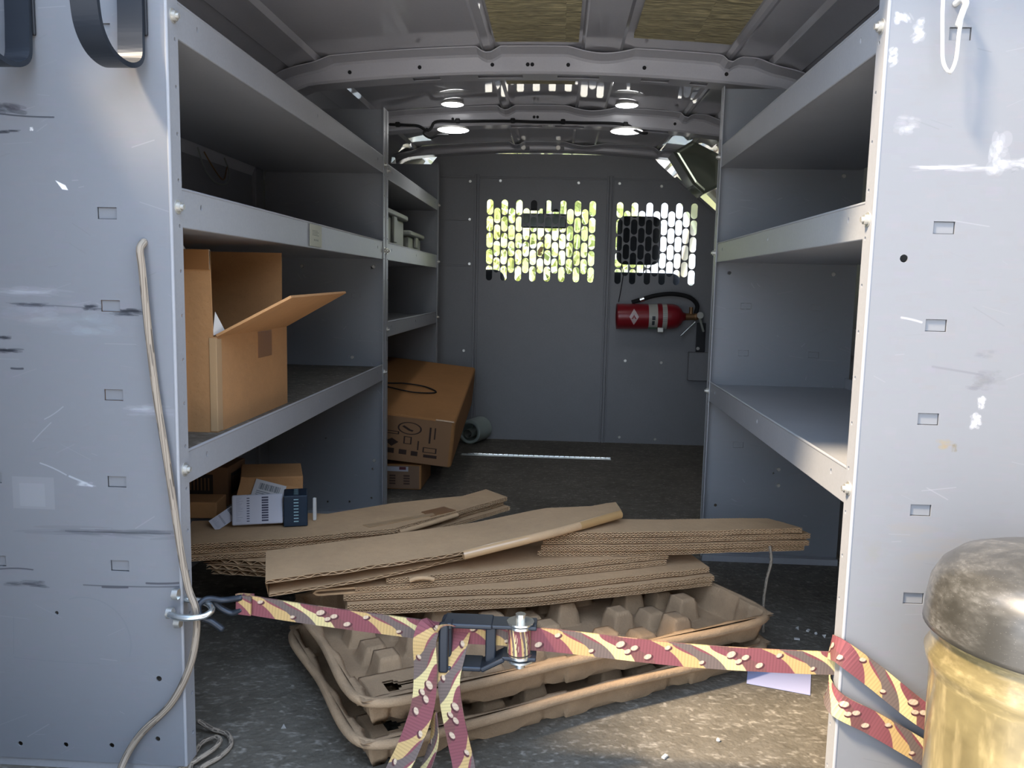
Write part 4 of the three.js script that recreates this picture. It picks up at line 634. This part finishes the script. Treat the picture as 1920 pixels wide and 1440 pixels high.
// ------------------------------------------------------------------ fire extinguisher on the partition
{
  const y = 0.647, z = -4.04, t = thing('fire_extinguisher', 'red fire extinguisher strapped sideways on the partition', 'extinguisher', [0.47, y, z]);
  const lp = (l) => l.map(([r, q]) => new THREE.Vector2(r, q));
  const lay = (g, x0) => g.rotateZ(-PI / 2).rotateZ(0.018).translate(x0, y - 0.003, z);
  const skin = canvasTex(1024, 512, (c, w, h) => {
    c.fillStyle = '#850d1b'; c.fillRect(0, 0, w, h);
    // u runs round the body, v along it from the base
    for (const u of [0.25]) {
      c.save(); c.translate(u * w, h - 0.30 * h); c.rotate(-PI / 2); c.fillStyle = '#c4b2b2'; c.beginPath(); c.moveTo(0, -110); c.lineTo(46, 0); c.lineTo(0, 110); c.lineTo(-46, 0); c.fill(); c.fillStyle = '#850d1b'; c.beginPath(); c.moveTo(-24, 26); c.lineTo(0, -30); c.lineTo(24, 26); c.lineTo(10, 26); c.lineTo(0, 4); c.lineTo(-10, 26); c.fill(); c.restore();
    }
    c.fillStyle = '#b4b4aa'; c.fillRect(0.0 * w, h - 0.75 * h, w, 0.17 * h); c.fillRect(0, h - 0.93 * h, w, 0.13 * h); c.fillStyle = '#30343a'; c.fillRect(0.24 * w, h - 0.70 * h, 0.05 * w, 0.06 * h); c.fillRect(0.30 * w, h - 0.69 * h, 0.06 * w, 0.05 * h); c.fillStyle = '#9aa09a'; for (let k = 0; k < 8; k++) c.fillRect(0.12 * w + k * 26, h - 0.92 * h, 12, 0.1 * h); c.fillStyle = '#4f7a5a'; c.fillRect(0.40 * w, h - 0.75 * h, 0.08 * w, 0.17 * h);
  });
  const cyl = new THREE.CylinderGeometry(0.062, 0.062, 0.255, 48, 1, true).translate(0, 0.1275, 0);
  part(t, 'cylinder', lay(cyl.rotateY(-PI / 2), 0.292), phy({ map: skin, roughness: 0.35, clearcoat: 0.6, clearcoatRoughness: 0.15 }));
  part(t, 'base_cap', lay(new THREE.LatheGeometry(lp([[0.001, 0.004], [0.05, 0.004], [0.056, -0.004], [0.0622, -0.004], [0.0622, 0.004]]), 40), 0.292), M.red);
  part(t, 'shoulder', lay(new THREE.LatheGeometry(lp([[0.062, 0.255], [0.061, 0.27], [0.054, 0.292], [0.04, 0.308], [0.022, 0.318], [0.018, 0.33], [0.001, 0.332]]), 48), 0.292), M.red);
  part(t, 'valve', merge([lay(new THREE.CylinderGeometry(0.016, 0.018, 0.05, 20).translate(0, 0.345, 0), 0.292), new THREE.SphereGeometry(0.018, 16, 12).translate(0.672, y + 0.004, z), new THREE.CylinderGeometry(0.009, 0.009, 0.04, 12).translate(0.648, y + 0.03, z)]), M.brass);
  part(t, 'lever', new RoundedBoxGeometry(0.10, 0.008, 0.018, 2, 0.003).rotateZ(0.80).translate(0.635, y - 0.055, z + 0.012), M.chrome);
  part(t, 'lever', new RoundedBoxGeometry(0.07, 0.010, 0.018, 2, 0.003).rotateZ(-1.25).translate(0.70, y - 0.035, z + 0.01), M.plasticGrey);
  part(t, 'gauge', new THREE.CylinderGeometry(0.016, 0.016, 0.012, 20).rotateX(PI / 2).translate(0.69, y + 0.012, z + 0.018), M.zinc);
  const hs = part(t, 'hose', tube([[0.672, y + 0.02, z], [0.676, y + 0.06, z], [0.64, y + 0.095, z + 0.01], [0.56, y + 0.112, z + 0.01], [0.47, y + 0.102, z + 0.01], [0.40, y + 0.08, z + 0.006], [0.36, y + 0.067, z]], 0.0105, 70, 10), M.rubber);
  part(t, 'ferrule', cylBetween([0.418, y + 0.086, z + 0.007], [0.398, y + 0.079, z + 0.006], 0.0125, 0.0125, 14), M.chrome, hs);
  part(t, 'bracket_strap', lay(new THREE.CylinderGeometry(0.0638, 0.0638, 0.018, 40, 1, true).translate(0, 0.205, 0), 0.292), M.red);
  part(t, 'bracket_latch', rbx(0.485, 0.515, y - 0.075, y - 0.05, z + 0.02, z + 0.04, 0.004), M.zinc);
  part(t, 'wall_bracket', rbx(0.30, 0.58, y - 0.02, y + 0.02, -4.118, -4.10, 0.003), M.bulk);
  const w = thing('thin_wire', 'thin dark wire hanging from the perforated panel to the extinguisher', 'wire', [0.30, 0.71, -4.1]);
  part(w, 'strand', capped([[0.30, 0.93, -4.114], [0.318, 0.86, -4.112], [0.312, 0.79, -4.11], [0.300, 0.715, -4.10]], 0.0022, 24, 6), M.rubber);
  const p = thing('document_holder', 'grey metal document holder hanging below the extinguisher', 'holder', [0.70, 0.33, -4.09]);
  part(p, 'pocket', rbx(0.655, 0.752, 0.332, 0.474, -4.115, -4.085, 0.004), M.wallPaint);
  part(p, 'hanger', rbx(0.69, 0.735, 0.474, 0.62, -4.112, -4.104, 0.003), M.black);
  part(p, 'rivet', new THREE.CylinderGeometry(0.008, 0.008, 0.006, 12).rotateX(PI / 2).translate(0.70, 0.492, -4.10), M.zinc);
}
// ------------------------------------------------------------------ bits on the floor
{
  const t = thing('paper_sheet', 'pale bluish sheet of paper lying on the floor under the strap', 'paper', [0.47, 0.001, -1.59]);
  const s = new THREE.Shape([[0.398, 1.578], [0.512, 1.541], [0.55, 1.66], [0.425, 1.68]].map(([x, y]) => new THREE.Vector2(x, y)));
  part(t, 'sheet', new THREE.ExtrudeGeometry(s, { depth: 0.0012, bevelEnabled: false }).rotateX(-PI / 2).translate(0, 0.0012, 0), M.paper);
  const st = thing('string', 'thin frayed tan string hanging from the carton under the empty shelving unit', 'string', [0.51, 0.003, -1.9]);
  part(st, 'strand', capped([[0.500, 0.200, -1.845], [0.502, 0.17, -1.835], [0.494, 0.13, -1.832], [0.489, 0.07, -1.83], [0.492, 0.005, -1.828]], 0.0035, 30, 6), M.rope);
  const R = rng(71), chip = [new THREE.TetrahedronGeometry(0.006), new THREE.BoxGeometry(0.012, 0.003, 0.006), new THREE.IcosahedronGeometry(0.004)];
  for (const [i, [x, z]] of [[0.578, -1.861], [0.60, -1.85], [0.613, -1.835], [0.627, -1.822], [0.56, -1.80], [-0.33, -1.16], [-0.12, -1.14], [0.2, -1.3], [0.3, -1.36], [-0.46, -1.33]].entries()) {
    const d = thing('floor_crumb', i < 5 ? 'small pale crumb of packing debris under the empty shelving unit' : 'small pale crumb of packing debris on the mat around the pulp trays', 'debris', [x, 0.003, z], i < 5 ? 'crumbs under the empty unit' : 'crumbs around the trays');
    const m = place(new THREE.Mesh(chip[i % 3], M.white)); m.name = 'crumb'; m.rotation.y = 6 * R(); d.add(m);
  }
}
// ------------------------------------------------------------------ shiny pillar cover near the right front corner
{
  const t = thing('pillar_cover', 'shiny dark plastic cover bulging from the roof corner beside the partition', 'cover', [0.57, 1.2, -3.6]);
  const s = new THREE.Shape([[0.497, 1.357], [0.553, 1.392], [0.65, 1.345], [0.655, 1.232], [0.612, 1.21], [0.576, 1.24]].map(([x, y]) => new THREE.Vector2(x, y)));
  part(t, 'cover', new THREE.ExtrudeGeometry(s, { depth: 0.16, bevelEnabled: true, bevelSize: 0.018, bevelThickness: 0.018, bevelSegments: 4 }).translate(0, 0, -3.78), phy({ color: 0xa6ad98, roughness: 0.16, metalness: 0.8, clearcoat: 1, clearcoatRoughness: 0.08 }));
}

// ------------------------------------------------------------------ cab beyond the partition
{
  const c = struct('wall_cab', 'cab shell ahead of the partition with pale trim and window openings', 'cab');
  for (const [x0, x1] of [[WL - 0.03, WL], [WR, WR + 0.03]]) {
    part(c, 'door_skin', bx(x0, x1, -0.04, 0.82, ZB, -6.0), M.cabTrim); part(c, 'door_pillar', bx(x0, x1, 0.82, 1.3, ZB, -4.42), M.cabTrim); part(c, 'window_rail', bx(x0, x1, 1.24, 1.42, ZB, -5.35), M.cabTrim);
    part(c, 'windshield_pillar', cylBetween([(x0 + x1) / 2, 0.85, -6.0], [(x0 + x1) / 2, 1.36, -5.3], 0.04, 0.04, 8), M.cabTrim);
  }
  part(c, 'roof_lining', bx(WL, WR, 1.50, 1.53, ZB - 0.02, -5.3), M.cabTrim);
  part(c, 'roof_edge', bx(WL, WR, 1.36, 1.50, -5.26, -5.32), M.cabTrim);
  for (const x of [-0.93, 0.82]) part(c, 'corner_trim', new RoundedBoxGeometry(0.16, 0.34, 0.12, 2, 0.02).rotateZ(x < 0 ? -0.8 : 0.8).translate(x + (x < 0 ? 0.05 : -0.05), 1.36, -4.3), M.cabTrim);
  const w = struct('window_1', 'wide windshield pane in front of the cab', 'window');
  part(w, 'pane', new THREE.BoxGeometry(1.8, 0.86, 0.005).rotateX(0.94).translate(XC, 1.11, -5.64), M.glass);
  for (const [n, x] of [[2, WL - 0.015], [3, WR + 0.015]]) { const s = struct('window_' + n, n === 2 ? 'cab door window on the side of the two shelving units' : 'cab door window on the side of the empty shelving unit', 'window'); part(s, 'pane', bx(x - 0.002, x + 0.002, 0.82, 1.24, -4.42, -5.4), M.glass); }
  const d = thing('dashboard', 'dark dashboard under the windshield seen past the partition', 'dashboard', [XC, 0.5, -5.8]);
  part(d, 'top_pad', rbx(WL + 0.01, WR - 0.01, 0.3, 0.74, -5.5, -6.05, 0.05, 3), M.fabric);
  part(d, 'steering_wheel', new THREE.TorusGeometry(0.17, 0.014, 8, 36).rotateX(-0.5).translate(-0.5, 0.70, -5.38), M.black);
  for (const [x, lab] of [[-0.56, 'dark fabric driver seat with headrest behind the narrow partition panel'], [0.445, 'dark fabric passenger seat with headrest behind the perforated panel']]) {
    const s = thing('cab_seat', lab, 'seat', [x, 0, -4.7], 'cab seats');
    part(s, 'headrest', rbx(x - 0.122, x + 0.122, 0.915, 1.185, -4.66, -4.76, 0.045, 4), M.fabric);
    part(s, 'backrest', rbx(x - 0.25, x + 0.25, 0.28, 0.872, -4.66, -4.82, 0.06, 4), M.fabric);
    part(s, 'cushion', rbx(x - 0.25, x + 0.25, 0.14, 0.30, -4.70, -5.2, 0.05, 3), M.fabric);
    part(s, 'pedestal', bx(x - 0.2, x + 0.2, 0, 0.15, -4.75, -5.15), M.black);
    for (const k of [-0.05, 0.05]) part(s, 'headrest_post', new THREE.CylinderGeometry(0.007, 0.007, 0.08, 8).translate(x + k, 0.89, -4.72), M.zinc);
  }
  const m = thing('rear_view_mirror', 'dark rear view mirror hanging at the top of the windshield', 'mirror', [-0.105, 1.2, -5.2]);
  part(m, 'housing', rbx(-0.245, 0.04, 1.145, 1.235, -5.2, -5.23, 0.012, 3), M.black); part(m, 'glass', rbx(-0.235, 0.03, 1.153, 1.228, -5.196, -5.2, 0.001, 1), std({ color: 0x9aa4a4, roughness: 0.08, metalness: 0.9 })); part(m, 'stalk', cylBetween([-0.10, 1.22, -5.22], [-0.10, 1.37, -5.27], 0.012, 0.012, 10), M.black);
  const o = thing('overhead_console', 'black sensor pod with clips above the rear view mirror', 'console', [-0.1, 1.25, -5.22]);
  part(o, 'pod', rbx(-0.20, -0.13, 1.255, 1.36, -5.23, -5.27, 0.01), M.black); part(o, 'pod', rbx(-0.06, 0.0, 1.25, 1.36, -5.23, -5.27, 0.01), M.black);
}
// ------------------------------------------------------------------ unseen rear doors, added and swung to shade the end panels
for (const [n, sx, lab] of [[1, -1, 'unseen grey rear door added for shade, swung open on the side of the scuffed end panel'], [2, 1, 'unseen grey rear door added for shade, swung open on the side of the pale end panel']]) {
  const hx = sx < 0 ? WL - 0.01 : WR + 0.01, d = struct('door_' + n, lab, 'door', [hx, 0, -1.1]);
  part(d, 'door_panel', metreUV(rbx(hx - 0.02, hx + 0.02, -0.05, 1.4, -1.1, -0.3, 0.01)), M.wallPaint); part(d, 'handle', rbx(hx - sx * 0.02, hx - sx * 0.05, 0.55, 0.60, -0.44, -0.36, 0.008), M.black);
  d.rotation.y = sx < 0 ? 0.36 : 0.05;                                   // hinged at the corner of the hold
}
// ------------------------------------------------------------------ outdoors
{
  const g = struct('ground', 'pale grey paved yard around the van', 'ground');
  const gt = noiseTex(512, 81, (x, y, N, R) => { const v = 196 + 24 * (N(x, y) - 0.5) + 14 * (R() - 0.5); return [v + 4, v, v - 8]; });
  part(g, 'paving', metreUV(bx(-40, 40, -0.75, -0.7, 30, -50)), std({ map: rep(gt, 0.4), roughness: 0.9 }));
  const shed = thing('added_shed', 'unseen dark shed added to shade the shelf interiors, across the yard behind the open rear doors', 'shed', [5.4, -0.7, 7]), sm = std({ color: 0x5c4e42, roughness: 0.9 });  // unseen shed, added to block low sky from the shelf interiors
  part(shed, 'wall', bx(1.6, 10.1, -0.7, 2.1, 5.0, 8.9), sm); part(shed, 'roof', new THREE.CylinderGeometry(2.9, 2.9, 9.0, 3, 1).rotateX(PI / 2).rotateY(PI / 2).scale(1, 0.5, 0.9).translate(5.85, 2.7, 6.95), std({ color: 0x3a3c40, roughness: 0.9 })); part(shed, 'door', bx(3.8, 4.8, -0.7, 1.4, 4.95, 5.0), std({ color: 0x5c4a3a, roughness: 0.8 }));
  const leaf = new THREE.BufferGeometry(); leaf.setAttribute('position', new THREE.Float32BufferAttribute([0, -1, 0, 0.5, 0, 0.12, 0, 1, 0, 0, -1, 0, 0, 1, 0, -0.5, 0, 0.12], 3)); leaf.computeVertexNormals();
  const lm = phy({ color: 0xffffff, roughness: 0.7, transmission: 0.3, thickness: 0 }), bark = std({ color: 0x5b4a3a, roughness: 0.9 });
  const R = rng(99), m4 = new THREE.Matrix4(), q = new THREE.Quaternion(), col = new THREE.Color();
  for (const [x, z, rx, cy, ry, n, lab] of [[-0.35, -14, 1.05, 1.7, 1.9, 2600, 'sunlit yellow green tree straight ahead of the van'], [0.75, -16.5, 0.9, 1.4, 1.7, 1800, 'smaller sunlit tree behind the one straight ahead'], [-5.5, -15, 2.4, 2.2, 2.6, 2600, 'broad green tree ahead on the side of the two shelving units'], [6.5, -17, 2.4, 2.2, 2.6, 2600, 'broad green tree ahead on the side of the empty shelving unit'], [-3.2, -20, 1.3, 1.6, 1.9, 1500, 'distant rounded tree behind the broad one']]) {
    const t = thing('tree', lab, 'tree', [x, -0.7, z], 'trees ahead of the van');
    part(t, 'trunk', cylBetween([x, -0.7, z], [x + 0.05, cy, z], 0.11, 0.05, 10), bark);
    const im = place(new THREE.InstancedMesh(leaf, lm, n)); im.name = 'foliage'; im.userData.kind = 'stuff';
    for (let k = 0; k < n; k++) {
      const a = 2 * PI * R(), b = Math.acos(2 * R() - 1), rr = 0.55 + 0.45 * Math.sqrt(R()), bump = 1 + 0.16 * Math.sin(3 * a + 2 * b) * Math.sin(4 * b);
      q.setFromEuler(new THREE.Euler(6 * R(), 6 * R(), 6 * R())); const s = 0.12 + 0.10 * R();
      im.setMatrixAt(k, m4.compose(V(rx * rr * bump * Math.sin(b) * Math.cos(a), cy + 0.7 + ry * rr * bump * Math.cos(b), rx * rr * bump * Math.sin(b) * Math.sin(a)), q, V(s, s, s)));
      im.setColorAt(k, col.setHSL(0.165 + 0.045 * R(), 0.5, 0.58 + 0.16 * R()));
    }
    t.add(im);
  }
}
renderer.render(scene, camera);
